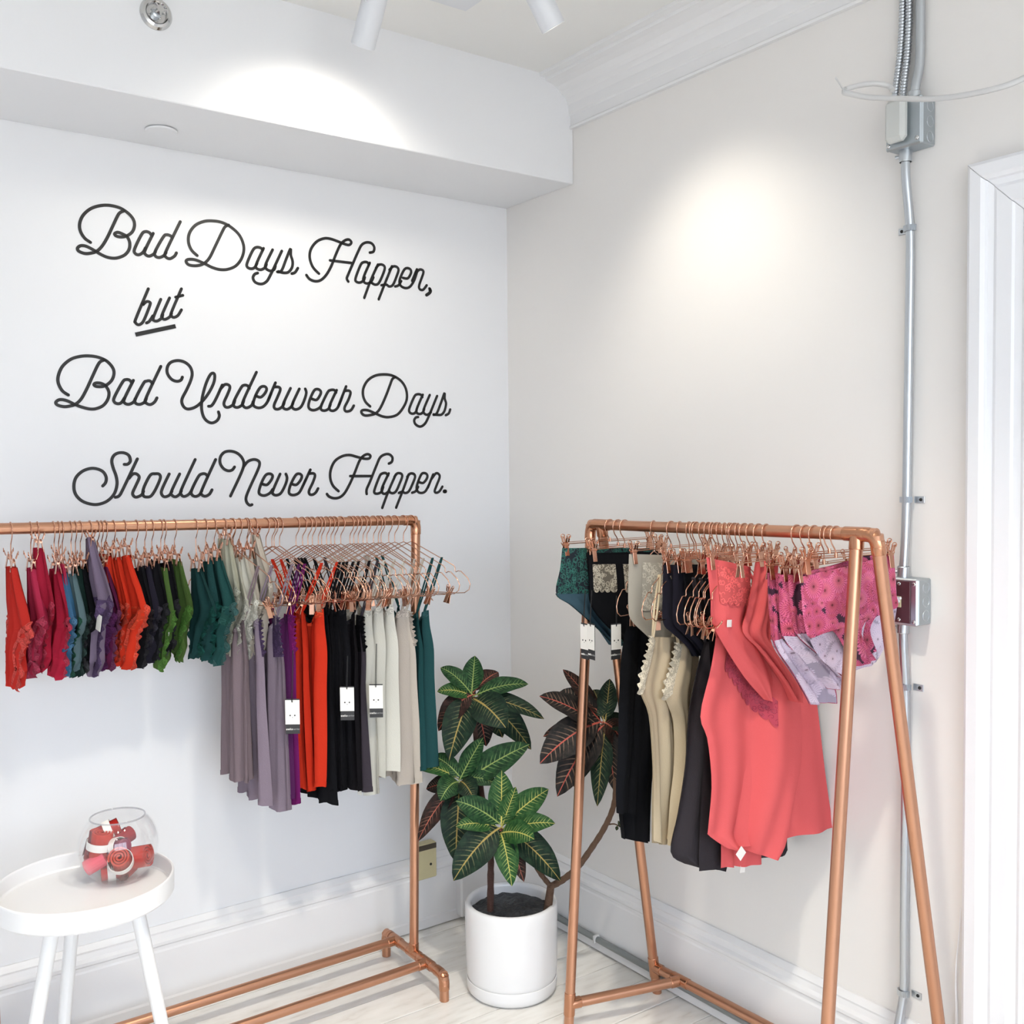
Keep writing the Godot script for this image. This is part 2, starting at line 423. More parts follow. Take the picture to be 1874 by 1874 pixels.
	# door casing: stepped side board and header with a mitred joint
	var cp := PackedVector2Array([Vector2(0.0, 0.004), Vector2(0.0, -0.030), Vector2(0.008, -0.036), Vector2(0.034, -0.038), Vector2(0.042, -0.032), Vector2(0.044, -0.024), Vector2(0.056, -0.020), Vector2(0.064, -0.024), Vector2(0.098, -0.024), Vector2(0.102, -0.018), Vector2(0.118, -0.016), Vector2(0.126, -0.021), Vector2(0.160, -0.021), Vector2(0.162, 0.004)])
	casing(cp, 1.797, 2.272)
	# sliver of caulk peeling off beside the casing
	s = Soup.new(); var pv := []
	for k in 15:
		var f := k / 14.0; pv.append(Vector3(-0.006 - 0.006 * sin(f * PI), lerp(0.26, 0.58, f), 1.770 + 0.008 * f + 0.002 * sin(f * 9.0)))
	s.tube(pv, pv.map(func(q): return lerp(0.0042, 0.0006, (q.y - 0.26) / 0.32)), 6); struct_("trim_6", done(s), M.casing)
func casing(cp: PackedVector2Array, z0: float, y0: float):
	var s := Soup.new()
	for i in cp.size() - 1:
		var a := cp[i]; var b := cp[i + 1]
		s.quad(Vector3(a.y, 0, z0 + a.x), Vector3(a.y, y0 - a.x, z0 + a.x), Vector3(b.y, y0 - b.x, z0 + b.x), Vector3(b.y, 0, z0 + b.x), Vector3(0.2, 1, z0 + 0.08))
	struct_("trim_3", done(s), M.casing)
	s = Soup.new(); var z1 := 3.0; var g := 0.0012
	for i in cp.size() - 1:
		var a := cp[i]; var b := cp[i + 1]
		s.quad(Vector3(a.y, y0 - a.x + g, z0 + a.x), Vector3(a.y, y0 - a.x + g, z1), Vector3(b.y, y0 - b.x + g, z1), Vector3(b.y, y0 - b.x + g, z0 + b.x), Vector3(0.2, y0 - 0.08, 2.4))
	struct_("trim_4", done(s), M.casing)
	s = Soup.new()
	for i in cp.size() - 1:
		var a := cp[i]; var b := cp[i + 1]
		s.quad(Vector3(a.y, 0, z1 - a.x), Vector3(a.y, y0 - a.x, z1 - a.x), Vector3(b.y, y0 - b.x, z1 - b.x), Vector3(b.y, 0, z1 - b.x), Vector3(0.2, 1, z1 - 0.08))
	struct_("trim_5", done(s), M.casing)

# ---------------------------------------------------------------- ceiling fittings and lamps
func look_basis(dir: Vector3) -> Basis:
	# local -Y points along dir
	var y := -dir.normalized(); var x := y.cross(Vector3(0.3, 0, 1)).normalized(); return Basis(x, y, x.cross(y))
func track_lamp(label: String, mouth: Vector3, aim: Vector3, energy: float, ang: float, group := ""):
	var dir := (aim - mouth).normalized()
	var b := look_basis(dir)
	var t := thing("track_spotlight", label, "spotlight", mouth, b, group)
	var s := Soup.new(); var ln := 0.17; var r := 0.0315
	s.lathe([Vector2(0, ln), Vector2(r - 0.003, ln), Vector2(r, ln - 0.003), Vector2(r, 0.0), Vector2(r - 0.002, -0.001), Vector2(r - 0.003, 0.0), Vector2(r - 0.004, 0.02)].map(func(q): return q), 40, Vector3.ZERO, false)
	obj("housing", done(s), M.lamp_white, t)
	s = Soup.new(); s.lathe([Vector2(r - 0.004, 0.018), Vector2(0, 0.018)], 32, Vector3.ZERO, false)
	var lens := mat(Color(1, 1, 1), 0.3); lens.emission_enabled = true; lens.emission = Color(1.0, 0.95, 0.86); lens.emission_energy_multiplier = 6.0
	obj("lens", done(s), lens, t)
	# yoke and stem up to the track on the ceiling
	s = Soup.new()
	var top := b.inverse() * (Vector3(mouth.x, HC - 0.03, mouth.z) - dir * (ln * 0.75) * Vector3(1, 0, 1) - mouth)
	var piv := Vector3(0, ln * 0.72, 0)
	s.box(piv + Vector3(r + 0.004, 0.02, 0), Vector3(0.004, 0.075, 0.016), 0.0008); s.box(piv + Vector3(-r - 0.004, 0.02, 0), Vector3(0.004, 0.075, 0.016), 0.0008)
	s.box(piv + Vector3(0, 0.058, 0), Vector3(2 * r + 0.012, 0.004, 0.016), 0.0008)
	s.tube([piv + Vector3(0, 0.058, 0), top], 0.007, 10)
	obj("yoke", done(s), M.lamp_white, t)
	var l := SpotLight3D.new(); l.name = "bulb"; l.light_energy = energy; l.light_color = Color(1.0, 0.97, 0.91); l.spot_angle = ang; l.spot_angle_attenuation = 1.0
	l.spot_range = 12.0; l.spot_attenuation = 2.0; l.shadow_enabled = true; l.light_size = 0.05
	t.add_child(l); l.position = Vector3(0, -0.006, 0); l.rotation_degrees = Vector3(-90, 0, 0)
	return Vector3(mouth.x, HC - 0.03, mouth.z) - dir * (ln * 0.75) * Vector3(1, 0, 1)
func make_ceiling_things():
	# canopy between the two lamps, and the track they hang from
	var c := at_y(HC - 0.035, 857, 20)
	var t := thing("ceiling_canopy", "square white fixture base on the ceiling between the spotlights", "fixture", Vector3(c.x - 0.14, HC, c.z + 0.12))
	var s := Soup.new(); s.box(Vector3(0, -0.018, 0), Vector3(0.28, 0.036, 0.26), 0.006); obj("frame", done(s), M.lamp_white, t)
	s = Soup.new(); s.box(Vector3(0, -0.040, 0), Vector3(0.20, 0.012, 0.19), 0.003); obj("cover", done(s), M.lamp_white, t)
	# concealed cover plate under the soffit
	var p := at_y(HS, 295, 237)
	s = Soup.new(); s.lathe([Vector2(0, -0.0075), Vector2(0.041, -0.0075), Vector2(0.043, -0.0055), Vector2(0.043, -0.003), Vector2(0.036, -0.003), Vector2(0.036, 0.0), Vector2(0, 0.0)], 48, Vector3.ZERO, false)
	var o := obj("cover_plate", done(s), M.wall); o.position = p; tag(o, "round white cover plate on the underside of the soffit", "cover plate")
	# sprinkler on the face of the soffit
	p = at_z(DS, 285, 26)
	t = thing("sprinkler_head", "round chrome sprinkler head set in the soffit front", "sprinkler", p, Basis(Vector3(1, 0, 0), Vector3(0, 0, 1), Vector3(0, -1, 0)))
	s = Soup.new(); s.lathe([Vector2(0.041, 0.0), Vector2(0.041, 0.004), Vector2(0.036, 0.011), Vector2(0.029, 0.013), Vector2(0.026, 0.010), Vector2(0.024, 0.001), Vector2(0, 0.001)], 48, Vector3.ZERO, false); obj("escutcheon", done(s), M.chrome, t)
	s = Soup.new(); s.lathe([Vector2(0.012, 0.001), Vector2(0.012, 0.012), Vector2(0.007, 0.014), Vector2(0.007, 0.022), Vector2(0, 0.022)], 24, Vector3.ZERO, false); obj("nozzle", done(s), M.steel, t)
	s = Soup.new()
	for k in [-1, 1]: s.tube(smooth([Vector3(0.011 * k, 0.008, 0), Vector3(0.017 * k, 0.020, 0), Vector3(0.012 * k, 0.034, 0), Vector3(0, 0.038, 0)], 5), 0.0022, 8)
	obj("frame_arm", done(s), M.chrome, t)
	s = Soup.new(); s.tube([Vector3(0, 0.020, 0), Vector3(0, 0.037, 0)], 0.0024, 8); obj("glass_bulb", done(s), mat(Color(0.45, 0.08, 0.07), 0.15), t)
	s = Soup.new()
	for k in 8: s.box(Vector3(cos(TAU * k / 8) * 0.012, 0.039, sin(TAU * k / 8) * 0.012), Vector3(0.010, 0.0015, 0.004), 0.0, Basis(Vector3.UP, -TAU * k / 8))
	s.lathe([Vector2(0.009, 0.038), Vector2(0.009, 0.040), Vector2(0, 0.040)], 16, Vector3.ZERO, false); obj("deflector", done(s), M.chrome, t)

# ---------------------------------------------------------------- lettering on the left wall
const ZR := [[80.0, 360.0, 4.685], [440.0, 400.0, 4.462], [80.0, 630.0, 4.685], [440.0, 640.0, 4.462]]
func letter(line: Node3D, zone: int, strokes: Array, wide := 0.0088):
	var s := Soup.new(); var zr: Array = ZR[zone]
	for st in strokes:
		var pts := []
		for i in range(0, st.size(), 2):
			var p := at_z(0.0, zr[0] + st[i] / zr[2], zr[1] + st[i + 1] / zr[2]); pts.append(Vector2(p.x, p.y))
		var path: Array = smooth(pts, 6)
		ribbon(s, path, wide * 0.5, 0.0016)
	obj("letter", done(s), M.vinyl, line)
func ribbon(s: Soup, path: Array, hw: float, th: float, round_ends := true):
	var n := path.size(); var lf := []; var rt := []
	for i in n:
		var t: Vector2 = (path[min(i + 1, n - 1)] - path[max(i - 1, 0)]).normalized(); var nn := Vector2(-t.y, t.x) * hw
		lf.append(path[i] + nn); rt.append(path[i] - nn)
	var f := func(q: Vector2, z: float) -> Vector3: return Vector3(q.x, q.y, z)
	for i in n - 1:
		var a: Vector3 = f.call(lf[i], th); var b: Vector3 = f.call(lf[i + 1], th); var c: Vector3 = f.call(rt[i + 1], th); var d: Vector3 = f.call(rt[i], th)
		s.tri(a, b, c); s.tri(a, c, d)
		s.tri(f.call(lf[i], 0), b, a); s.tri(f.call(lf[i], 0), f.call(lf[i + 1], 0), b)
		s.tri(d, c, f.call(rt[i], 0)); s.tri(c, f.call(rt[i + 1], 0), f.call(rt[i], 0))
	if round_ends:
		for e in [path[0], path[n - 1]]:
			for k in 12:
				var a0 := TAU * k / 12; var a1 := TAU * (k + 1) / 12
				s.tri(f.call(e, th), f.call(e + Vector2(cos(a1), sin(a1)) * hw, th), f.call(e + Vector2(cos(a0), sin(a0)) * hw, th))
				s.tri(f.call(e + Vector2(cos(a0), sin(a0)) * hw, th), f.call(e + Vector2(cos(a1), sin(a1)) * hw, th), f.call(e + Vector2(cos(a0), sin(a0)) * hw, 0))
func make_lettering():
	var L := thing("wall_lettering", "black script lettering reading Bad Days Happen at the top", "lettering")
	letter(L, 0, [[400,392,350,355,312,290,310,220,345,150,420,95,530,73,640,92,715,135,765,190,778,245,760,300,715,335,665,346,620,337,608,318,635,306,680,322,715,345,737,395,732,450,700,495,650,520,600,528,540,518,480,490,440,465,370,428,320,420,290,440,300,467,350,487,400,485,450,470,495,430,540,360,590,255,625,180,650,140,690,120]])
	letter(L, 0, [[925,335,905,308,870,300,838,325,778,450,785,488,815,498,850,478,872,440], [938,315,868,460,872,495,905,510,945,490,958,468]])
	letter(L, 0, [[1102,350,1085,335,1055,327,1025,345,955,470,958,510,990,522,1030,505,1048,478], [1170,215,1045,475,1045,515,1080,532,1120,510,1137,482]])
	letter(L, 0, [[1315,505,1265,455,1240,385,1250,310,1300,245,1375,212,1450,208,1530,222,1610,265,1680,335,1715,430,1700,520,1650,590,1580,622,1510,625,1440,605,1380,575,1300,542,1240,538,1220,555,1245,585,1310,592,1370,575,1420,525,1470,425,1530,300,1555,258,1585,243]])
	letter(L, 1, [[182,258,165,240,130,235,100,260,55,360,55,395,85,410,115,400,135,365], [188,243,130,370,130,405,165,418,200,400,212,372]])
	letter(L, 1, [[262,255,205,375,210,410,245,428,275,415,285,385], [337,265,240,470,205,520,165,535,120,520,102,485,115,455,140,445]])
	letter(L, 1, [[300,436,335,425,375,325,408,248,411,300,425,350,420,400,390,438,350,443,310,432], [418,450,445,440,468,405]])
	letter(L, 1, [[640,450,590,395,565,320,575,250,620,190,680,163,730,165,790,185,840,205,885,216,905,195,885,172,850,180,815,215,780,290,740,390,700,460,655,503,610,512,565,495,538,462], [730,342,905,363], [1055,278,1085,270,1092,235,1070,203,1030,195,990,215,960,270,910,385,880,455,868,490,880,515]])
	letter(L, 1, [[1048,380,1035,358,1005,357,980,380,940,485,945,515,975,523,1005,505,1015,480], [1055,362,1005,480,1010,520,1040,530,1070,510,1085,480]])
	letter(L, 1, [[1122,376,1065,500,1010,648], [1105,405,1130,378,1160,378,1178,400,1165,450,1130,525,1100,540,1070,525]])
	letter(L, 1, [[1236,390,1185,515,1128,660], [1215,420,1245,392,1275,395,1290,420,1275,470,1245,540,1215,555,1190,540,1150,545]])
	letter(L, 1, [[1262,555,1290,545,1312,510], [1325,485,1365,488,1390,450,1390,420,1365,405,1335,420,1300,500,1305,545,1345,568,1385,555,1420,500,1440,440]])
	letter(L, 1, [[1440,415,1400,510], [1425,455,1460,418,1490,425,1490,455,1460,540,1462,575,1490,582,1520,545]])
	letter(L, 1, [[1543,573,1552,592,1540,610,1518,625], [1545,575,1548,580,1545,585]], 0.011)
	L = thing("wall_lettering", "small black script word but, underlined, between the longer lines", "lettering")
	letter(L, 0, [[896,790,790,1045,787,1080,810,1098,840,1085,865,1045,910,930,908,905,880,900,852,925], [880,1083,905,1068,935,1022]], 0.0085)
	letter(L, 0, [[1003,880,940,1035,945,1062,975,1065,1010,1040,1020,1010], [1078,868,1015,1010,1015,1040,1040,1052,1080,1030,1095,1000]], 0.0085)
	letter(L, 0, [[1180,790,1095,990,1095,1022,1115,1035,1150,1018,1180,970], [1130,862,1192,846]], 0.0085)
	var s := Soup.new(); var q := []
	for e in [[785, 1183], [1130, 1110]]:
		var p := at_z(0.0, 80 + e[0] / 4.685, 360 + e[1] / 4.685); q.append(Vector2(p.x, p.y))
	ribbon(s, q, 0.0062, 0.0016, false); obj("underline", done(s), M.vinyl, L)
	L = thing("wall_lettering", "black script lettering reading Bad Underwear Days in the middle", "lettering")
	letter(L, 2, [[210,435,160,400,125,335,125,270,160,190,230,130,310,105,390,100,470,113,540,145,590,200,602,250,585,305,545,345,500,363,450,362,430,348,445,333,490,335,530,358,558,410,550,470,510,525,450,552,395,555,330,540,270,518,200,485,140,475,105,495,115,520,170,535,225,530,270,515,320,470,370,380,420,270,460,185,485,150,520,135]])
	letter(L, 2, [[755,332,735,308,705,303,675,325,605,455,605,495,635,510,665,500,692,460], [768,310,690,470,695,505,730,515,770,495,785,465]])
	letter(L, 2, [[932,338,910,315,880,317,855,335,785,470,790,507,825,515,865,495,880,460], [1003,190,875,465,880,505,915,517,950,495,970,460]])
	letter(L, 2, [[1188,282,1175,308,1140,318,1095,300,1060,250,1060,195,1090,155,1150,140,1210,155,1255,195,1272,250,1260,310,1225,390,1185,470,1190,520,1220,552,1265,552,1320,525,1380,465,1430,390,1460,320,1465,265,1450,248,1425,265,1390,340,1360,450,1352,540,1365,610,1395,655,1440,675,1485,655,1505,615,1497,580]], 0.009)
	letter(L, 2, [[1412,532,1440,525,1475,470,1530,350], [1510,390,1550,347,1585,350,1595,375,1575,430,1545,500,1555,535,1585,540,1625,515,1638,480]], 0.009)
	letter(L, 2, [[1762,378,1745,355,1715,352,1690,375,1630,490,1630,530,1660,542,1700,520,1715,480], [1823,240,1710,485,1712,530,1740,545,1780,525,1795,490]], 0.009)
	letter(L, 3, [[128,378,165,388,200,355,213,320,195,300,160,310,125,370,105,430,110,460,145,475,185,465,220,425,250,355]], 0.009)
	letter(L, 3, [[285,270,222,420], [275,305,310,305,325,325,305,380,275,450,280,480,310,485,345,460,358,425]], 0.009)
	letter(L, 3, [[408,315,350,440,350,475,380,487,415,465,430,430], [480,320,425,440,425,475,455,488,495,465,525,400,537,350,528,320]], 0.009)
	letter(L, 3, [[580,400,620,410,650,370,655,340,630,322,600,335,565,410,555,465,575,490,610,492,650,470,665,440]], 0.009)
	letter(L, 3, [[780,350,765,330,735,330,710,350,660,455,660,490,690,497,720,480,735,445], [785,330,730,450,730,490,760,498,795,470,830,385]], 0.009)
	letter(L, 3, [[862,300,800,458], [850,337,885,335,898,355,880,410,850,470,855,500,880,503,905,490,925,457]], 0.009)
	letter(L, 3, [[1058,463,1020,425,1000,370,1005,310,1040,250,1100,212,1170,202,1240,212,1310,255,1350,320,1358,400,1330,470,1280,530,1215,550,1160,545,1100,520,1040,495,995,495,988,515,1015,537,1070,532,1110,515,1145,470,1190,370,1220,290,1240,240,1265,222]], 0.009)
	letter(L, 3, [[1485,387,1470,367,1440,365,1418,385,1380,475,1380,510,1405,523,1430,510,1442,475], [1488,368,1440,480,1440,515,1465,525,1490,510,1500,480]], 0.009)
	letter(L, 3, [[1545,370,1495,490,1505,525,1530,530,1555,510], [1605,378,1530,560,1500,610,1465,628,1430,610,1418,580,1430,555,1450,550]], 0.009)
	letter(L, 3, [[1575,532,1603,518,1638,430,1665,355,1667,400,1678,440,1665,500,1640,530,1605,532,1575,528], [1675,535,1700,520,1712,488]], 0.009)
	L = thing("wall_lettering", "black script lettering reading Should Never Happen just above the rail", "lettering")
	letter(L, 2, [[505,1215,530,1185,535,1140,510,1095,460,1070,400,1065,330,1090,275,1145,258,1220,275,1290,330,1345,410,1372,480,1370,550,1340,605,1280,628,1200,620,1130,595,1060,583,1000,600,955,640,932,690,932,730,955,742,1000,720,1028,690,1030]])
	letter(L, 2, [[612,1312,645,1300,680,1240,802,983], [730,1150,760,1115,790,1110,815,1130,815,1155,790,1210,762,1275,775,1305,800,1310,840,1290,855,1260]])
	letter(L, 2, [[955,1110,915,1120,870,1200,850,1260,855,1300,885,1310,920,1300,955,1250,990,1175,1000,1135,985,1112,955,1110]])
	letter(L, 2, [[1075,1112,1015,1240,1010,1285,1035,1308,1075,1295,1098,1262], [1165,1112,1095,1260,1100,1295,1130,1308,1165,1285,1180,1255]])
	letter(L, 2, [[1298,988,1180,1245,1180,1290,1205,1305,1245,1285,1268,1250]])
	letter(L, 2, [[1405,1132,1385,1112,1355,1112,1325,1135,1268,1250,1270,1290,1300,1305,1335,1290,1355,1255], [1473,988,1355,1250,1355,1290,1385,1303,1420,1285,1442,1248]], 0.009)
	letter(L, 2, [[1635,1052,1615,1078,1580,1085,1540,1065,1512,1020,1515,965,1550,925,1605,917,1660,935,1700,975,1715,1030,1690,1110,1600,1302], [1712,1050,1750,1005,1800,988,1840,1000,1850,1030,1830,1090,1770,1220,1735,1310,1740,1355,1765,1380,1785,1375]], 0.009)
	letter(L, 3, [[175,1095,215,1103,250,1065,262,1030,240,1013,205,1025,170,1090,150,1160,165,1185,200,1190,240,1170,262,1140]], 0.009)
	letter(L, 3, [[323,1015,265,1150,268,1180,295,1188,330,1170,365,1105,380,1050,370,1015]], 0.009)
	letter(L, 3, [[415,1095,455,1103,490,1065,500,1030,480,1013,450,1025,410,1100,395,1160,410,1183,445,1185,480,1165,510,1110,530,1065]], 0.009)
	letter(L, 3, [[570,980,515,1100], [560,1012,595,1010,608,1030,590,1085,560,1150,565,1180,590,1183,615,1165,633,1133]], 0.009)
	letter(L, 3, [[800,1155,755,1110,733,1050,737,980,770,910,830,870,890,860,950,875,1010,890,1050,888,1060,865,1035,853,1000,870,970,910,930,1010,890,1100,850,1170,810,1205,765,1213,725,1200,705,1178], [895,1032,1065,1032], [1210,930,1235,915,1240,880,1215,855,1180,855,1140,880,1110,945,1060,1070,1030,1140,1030,1178]], 0.009)
	letter(L, 3, [[1205,1027,1185,1007,1155,1012,1135,1035,1095,1140,1095,1170,1120,1175,1150,1160,1165,1120], [1210,1010,1155,1130,1160,1170,1185,1175,1215,1150]], 0.009)
	letter(L, 3, [[1268,1018,1210,1150,1157,1292], [1255,1040,1280,1010,1310,1012,1320,1035,1300,1090,1270,1155,1240,1172,1212,1160]], 0.009)
	letter(L, 3, [[1373,1018,1325,1150,1270,1290], [1360,1040,1385,1012,1415,1015,1425,1040,1405,1095,1375,1155,1345,1170,1320,1160,1292,1170]], 0.009)
	letter(L, 3, [[1400,1168,1430,1155,1450,1120], [1455,1080,1490,1088,1520,1055,1525,1025,1505,1008,1475,1020,1440,1110,1445,1155,1475,1170,1510,1155,1540,1100]], 0.009)
	letter(L, 3, [[1573,1018,1530,1125], [1560,1055,1595,1010,1620,1018,1625,1045,1600,1110,1585,1155,1600,1168,1625,1155,1648,1118]], 0.009)
	letter(L, 3, [[1664,1157,1668,1157,1672,1157]], 0.014)

# ---------------------------------------------------------------- wiring on the right wall
func conduit(called: String, label: String, pts: Array, r: float, m: Material, cat := "conduit"):
	var s := Soup.new(); s.tube(smooth(pts, 6), r, 16); var o := obj(called, done(s), m); tag(o, label, cat); return o
func strap(p: Vector3, side: float, parent: Node3D):
	# one-hole strap round a vertical conduit, screwed beside it
	var s := Soup.new(); var pts := []
	for k in 13:
		var a := PI * k / 12.0; pts.append(Vector3(p.x - sin(a) * 0.0135 + 0.0, p.y, p.z + cos(a) * 0.0135 * side))
	for k in pts.size() - 1: s.box((pts[k] + pts[k + 1]) * 0.5, Vector3(0.0035, 0.014, 0.0045))
	s.box(Vector3(-0.0015, p.y, p.z + side * 0.026), Vector3(0.003, 0.016, 0.026), 0.0006)
	obj("strap", done(s), M.steel, parent)
	s = Soup.new(); s.lathe([Vector2(0.0042, 0), Vector2(0.0036, 0.002), Vector2(0, 0.0026)], 12, Vector3.ZERO); var o := obj("screw", done(s), M.dark, parent)
	o.position = Vector3(-0.0028, p.y, p.z + side * 0.030); o.rotation.z = PI / 2
func make_wiring():
	var r := 0.0105; var zc := 1.640; var x := -0.014
	# switch box
	var y0 := 1.231; var y1 := 1.340; var z0 := 1.617; var z1 := 1.697; var dx := 0.053
	var t := thing("switch_box", "galvanised steel switch box with maroon plate on the wall", "switch box", Vector3(0, y0, (z0 + z1) * 0.5))
	var s := Soup.new(); s.box(Vector3(-dx * 0.5, (y1 - y0) * 0.5, 0), Vector3(dx, y1 - y0, z1 - z0), 0.003); obj("box_body", done(s), M.steel_box, t)
	s = Soup.new(); s.box(Vector3(-dx - 0.003, (y1 - y0) * 0.5, 0), Vector3(0.008, y1 - y0 + 0.002, z1 - z0 + 0.002), 0.0035); obj("raised_cover", done(s), M.steel, t)
	s = Soup.new(); s.box(Vector3(-dx - 0.0085, (y1 - y0) * 0.5, -0.004), Vector3(0.003, y1 - y0 - 0.010, 0.056), 0.001); var pl := obj("switch_plate", done(s), M.plate, t)
	s = Soup.new(); s.box(Vector3(-dx - 0.011, (y1 - y0) * 0.5, -0.004), Vector3(0.003, 0.026, 0.012), 0.0008); obj("switch_slot", done(s), M.ivory, pl)
	s = Soup.new(); s.box(Vector3(-dx - 0.018, (y1 - y0) * 0.5 + 0.005, -0.004), Vector3(0.018, 0.009, 0.008), 0.0015, Basis(Vector3(0, 0, 1), -0.5)); s.box(Vector3(-dx - 0.0165, (y1 - y0) * 0.5 + 0.009, -0.004), Vector3(0.006, 0.006, 0.020), 0.0015)
	obj("toggle", done(s), M.white, pl)
	for e in [[0.012, -0.004], [0.097, -0.004], [0.010, 0.033], [0.098, 0.033]]:
		s = Soup.new(); s.lathe([Vector2(0.0045, 0), Vector2(0.004, 0.002), Vector2(0, 0.0026)], 14, Vector3.ZERO); var o := obj("screw", done(s), M.chrome, t); o.position = Vector3(-dx - 0.0075 - (0.0025 if e[1] < 0.01 else 0.0), e[0], e[1]); o.rotation.z = PI / 2
	for k in 3:
		s = Soup.new(); s.tube(ring3(Vector3(-0.022, 0.022 + 0.033 * k, (z1 - z0) * 0.5), 0.0125), 0.0009, 6, true); obj("knockout", done(s), M.steel, t)
	# junction box near the ceiling
	var b0 := 2.345; var b1 := 2.452
	t = thing("junction_box", "galvanised steel junction box high on the wall under two armoured cables", "junction box", Vector3(0, b0, 1.655))
	s = Soup.new(); s.box(Vector3(-0.026, (b1 - b0) * 0.5, 0), Vector3(0.052, b1 - b0, 0.090), 0.003); obj("box_body", done(s), M.steel_box, t)
	s = Soup.new(); s.box(Vector3(-0.056, (b1 - b0) * 0.5, 0), Vector3(0.008, b1 - b0 + 0.003, 0.092), 0.0035); obj("raised_cover", done(s), M.steel_box, t)
	s = Soup.new(); s.box(Vector3(-0.072, (b1 - b0) * 0.5 + 0.006, -0.010), Vector3(0.026, b1 - b0 - 0.010, 0.052), 0.009); obj("cable_cover", done(s), mat(Color(0.78, 0.79, 0.78), 0.45), t)
	for e in [[0.012, 0.036], [0.097, 0.036], [0.010, -0.038]]:
		s = Soup.new(); s.lathe([Vector2(0.005, 0), Vector2(0.0045, 0.002), Vector2(0, 0.003)], 14, Vector3.ZERO); var o := obj("screw", done(s), M.chrome, t); o.position = Vector3(-0.060, e[0], e[1]); o.rotation.z = PI / 2
	for k in 3:
		s = Soup.new(); s.tube(ring3(Vector3(-0.022, 0.018 + 0.035 * k, 0.045), 0.0125), 0.0009, 6, true); obj("knockout", done(s), M.steel, t)
	# conduits
	t = thing("steel_conduit", "steel conduit between the junction box and the switch box", "conduit", Vector3.ZERO)
	s = Soup.new(); s.tube(smooth([Vector3(-0.026, b0, zc), Vector3(-0.026, b0 - 0.06, zc + 0.001), Vector3(-0.018, b0 - 0.14, zc + 0.004), Vector3(x, b0 - 0.22, zc + 0.006), Vector3(x, 1.9, zc + 0.004), Vector3(x, 1.55, zc), Vector3(-0.020, 1.42, zc), Vector3(-0.026, y1 - 0.004, zc - 0.002)], 6), r, 16); obj("pipe", done(s), M.steel, t)
	for yy in [b0 - 0.012, y1 + 0.012]:
		s = Soup.new(); s.lathe([Vector2(0.0135, -0.014), Vector2(0.0145, -0.012), Vector2(0.0145, 0.012), Vector2(0.0135, 0.014)], 20, Vector3(-0.026, yy, zc), false); s.tube([Vector3(-0.030, yy, zc - 0.012), Vector3(-0.034, yy, zc - 0.022)], 0.004, 8); obj("connector", done(s), M.steel, t)
	strap(Vector3(x, 2.165, zc + 0.006), -1.0, t); strap(Vector3(x, 1.525, zc), 1.0, t)
	t = thing("steel_conduit", "bent steel conduit running from the switch box to the floor", "conduit", Vector3.ZERO)
	s = Soup.new(); s.tube(smooth([Vector3(-0.026, y0, zc), Vector3(-0.024, y0 - 0.06, zc), Vector3(-0.015, y0 - 0.16, zc), Vector3(x, 0.9, zc + 0.001), Vector3(x, 0.5, zc), Vector3(x, 0.34, zc), Vector3(-0.024, 0.27, zc - 0.003), Vector3(-0.038, 0.20, zc - 0.006), Vector3(-0.040, 0.04, zc - 0.008), Vector3(-0.040, 0.001, zc - 0.008)], 6), r, 16); obj("pipe", done(s), M.steel, t)
	s = Soup.new(); s.lathe([Vector2(0.0135, -0.014), Vector2(0.0145, -0.012), Vector2(0.0145, 0.012), Vector2(0.0135, 0.014)], 20, Vector3(-0.026, y0 - 0.012, zc), false); s.tube([Vector3(-0.030, y0 - 0.012, zc - 0.012), Vector3(-0.034, y0 - 0.012, zc - 0.022)], 0.004, 8); obj("connector", done(s), M.steel, t)
	strap(Vector3(x, 1.075, zc), 1.0, t); strap(Vector3(x, 0.325, zc), 1.0, t)
	t = thing("steel_conduit", "steel conduit from the junction box up to the ceiling", "conduit", Vector3.ZERO)
	s = Soup.new(); s.tube(smooth([Vector3(-0.026, b1, 1.662), Vector3(-0.024, 2.49, 1.664), Vector3(x, 2.55, 1.668), Vector3(x, 2.70, 1.668), Vector3(x - 0.006, 2.742, 1.668)], 6), r, 16); obj("pipe", done(s), M.steel, t)
	s = Soup.new(); s.lathe([Vector2(0.0135, -0.008), Vector2(0.0145, -0.006), Vector2(0.0145, 0.012), Vector2(0.0135, 0.014)], 20, Vector3(-0.026, b1 + 0.010, 1.662), false); obj("connector", done(s), M.steel, t)
	# armoured cables with a helical jacket
	var cb := [[1.610, 1.622, "armoured steel cable farthest from the conduit above the junction box"], [1.632, 1.640, "armoured steel cable next to the conduit above the junction box"]]
	for e in cb:
		s = Soup.new(); var pts := []; var rad := []
		for k in 121:
			var v := k / 120.0; pts.append(Vector3(-0.026 + 0.012 * smoothstep(0.0, 0.5, v), lerp(b1 - 0.002, 2.742, v), lerp(e[0], e[1], smoothstep(0.0, 0.8, v)))); rad.append(0.0082 if (k % 3) != 0 else 0.0050)
		s.tube(pts, rad, 12); var o := obj("armoured_cable", done(s), M.steel); tag(o, e[2], "cable")
	# white flat cable looping off the box
	var cp := [at_x(-0.088, 1634, 165), at_x(-0.088, 1625, 157), at_x(-0.11, 1600, 153), at_x(-0.13, 1570, 157), at_x(-0.15, 1550, 163), at_x(-0.16, 1545, 169), at_x(-0.16, 1556, 172), at_x(-0.15, 1590, 178), at_x(-0.14, 1640, 180), at_x(-0.14, 1700, 181), at_x(-0.14, 1760, 175), at_x(-0.13, 1830, 160), at_x(-0.11, 1874, 143), at_x(-0.09, 1930, 115), at_x(-0.03, 1990, 80), at_x(0.002, 2020, 60)]
	s = Soup.new(); s.tube(smooth(cp, 8), 0.0062, 12)
